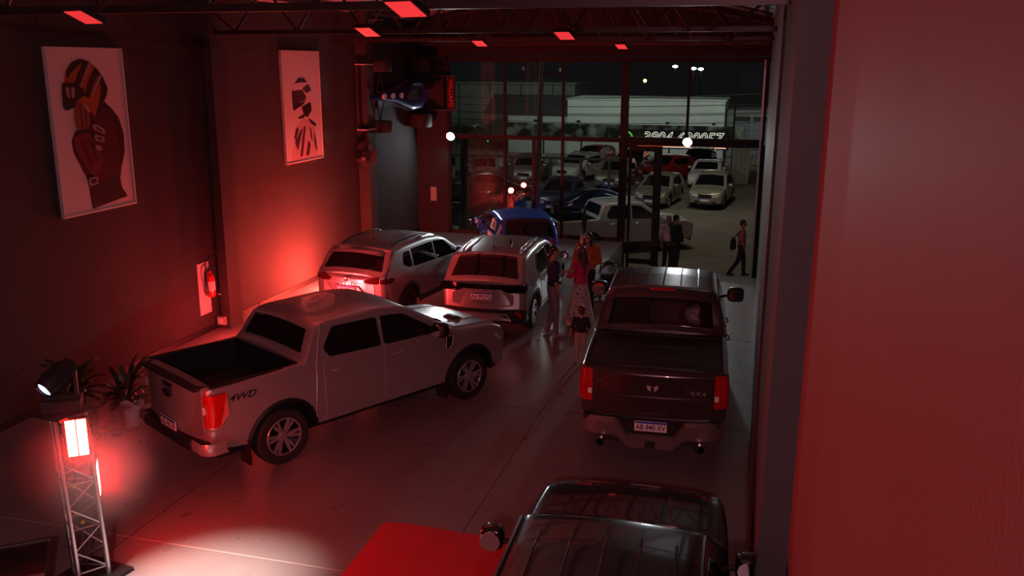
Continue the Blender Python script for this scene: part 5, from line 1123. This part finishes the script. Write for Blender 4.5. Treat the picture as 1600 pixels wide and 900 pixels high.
for k, (za, zb, ya) in enumerate(((3.6, 4.0, 44), (3.3, 3.5, 44), (3.0, 3.1, 44), (2.55, 2.75, 50), (2.2, 2.3, 50))):
    pts = [V(-22 + 26 * i / 20, ya, za + (zb - za) * i / 20 - .35 * math.sin(pi * i / 20)) for i in range(21)]
    o = MB().tube([p - pts[0] for p in pts], .022, 4).build('overhead_wire', M_BLACK, loc=pts[0]); tag(o, 'sagging black overhead wire across the street, %s from the top' % ('highest', 'second', 'third', 'fourth', 'lowest')[k], 'wire', 'overhead wires')
# far street lights
M_FAR = mat('far_lamp', (1, 1, 1), .4, emit=(.9, .95, 1), es=14); M_FARO = mat('far_lamp_orange', (1, .5, .1), .4, emit=(1, .45, .08), es=14)
for (x, z, m, lab) in ((-11.1, 4.85, M_FAR, 'leftmost of the far white street lights above the shed'), (-8.79, 4.61, M_FAR, 'middle far white street light above the shed'), (-7.87, 4.54, M_FAR, 'right far white street light close beside the middle one'), (-14.9, 3.05, M_FARO, 'far orange street light above the white shed')):
    t = empty('street_light', (x, 120, ZO), 0, lab, 'street light', 'far street lights'); MB().cyl((0, 0, 0), (0, 0, z - ZO - .1), .08, .05, 8).build('post', M_DR, t, 45)
    MB().sphere((0, -.1, z - ZO), (.36, .2, .16) if m is M_FAR else .22, 10, 7).build('lamp', m, t, 60)
# palm in front of the glazing
pt = empty('palm_tree', (-10.3, 31.2, ZO), 0, 'palm tree with drooping fronds outside the left end of the glazing', 'palm')
M_TR = mat('palm_trunk', (.1, .085, .065), .95, noise=.3, nscale=8, bump=.5, bscale=20)
MB().tube([V(.02 * math.sin(k), 0, .32 * k) for k in range(14)], [.14 + .015 * (k % 2) for k in range(14)], 12).build('trunk', M_TR, pt, 60)
rnd = random.Random(4)
for k in range(26):
    a = k * 2.4 + rnd.random(); L = rnd.uniform(1.3, 1.9); el = rnd.uniform(.1, 1.25); m = MB(); pts = []
    for i in range(9):
        u = i / 8; r0 = L * u * math.cos(el) * (1 - .15 * u); z = 4.1 + L * u * math.sin(el) - .95 * u * u * L * .75
        pts.append(V(math.cos(a) * r0, math.sin(a) * r0, z))
    m.tube(pts, [.02 * (1 - .8 * i / 8) for i in range(9)], 4)
    sd = V(-math.sin(a), math.cos(a), 0)
    for i in range(1, 9):
        for h in (0, .5):
            if i + h > 8: continue
            p = pts[i].lerp(pts[min(i + 1, 8)], h); d = (pts[i] - pts[i - 1]).normalized()
            for q in (-1, 1):
                ll = .42 * (1 - .5 * abs(i / 8 - .4)); tip = p + (sd * q * .75 + d * .55 + V(0, 0, -.45)).normalized() * ll; w = d * .018
                m.add([p - w, p + w, tip, (p + tip) / 2 + V(0, 0, .02)], [(0, 1, 2), (0, 2, 3)])
    m.build('frond', mat('palm_leaf', (.13, .15, .08), .5, noise=.2, nscale=6), pt)
# ------------------------------------------------------------------ haze ball added to give the lamp panels a red halo
hz2 = bpy.data.materials.new('lamp_halo_haze'); hz2.use_nodes = True; nt = hz2.node_tree; nt.nodes.clear()
ho = nt.nodes.new('ShaderNodeOutputMaterial'); hv = nt.nodes.new('ShaderNodeVolumeScatter'); hv.inputs['Anisotropy'].default_value = 0.0; nt.links.new(hv.outputs[0], ho.inputs['Volume'])
tc = nt.nodes.new('ShaderNodeTexCoord'); vl = nt.nodes.new('ShaderNodeVectorMath'); vl.operation = 'LENGTH'; mr = nt.nodes.new('ShaderNodeMapRange'); mr.interpolation_type = 'SMOOTHSTEP'
mr.inputs[1].default_value = 0.05; mr.inputs[2].default_value = 0.8; mr.inputs[3].default_value = 0.26; mr.inputs[4].default_value = 0.0
nt.links.new(tc.outputs['Object'], vl.inputs[0]); nt.links.new(vl.outputs['Value'], mr.inputs[0]); nt.links.new(mr.outputs[0], hv.inputs['Density'])
h2 = MB().sphere((0, 0, 0), .82, 24, 16).build('haze', hz2, loc=(-6.06, 6.64, 1.35)); tag(h2, 'added haze ball giving the red halo around the lamp panels of the tower', 'haze', None, 'stuff')
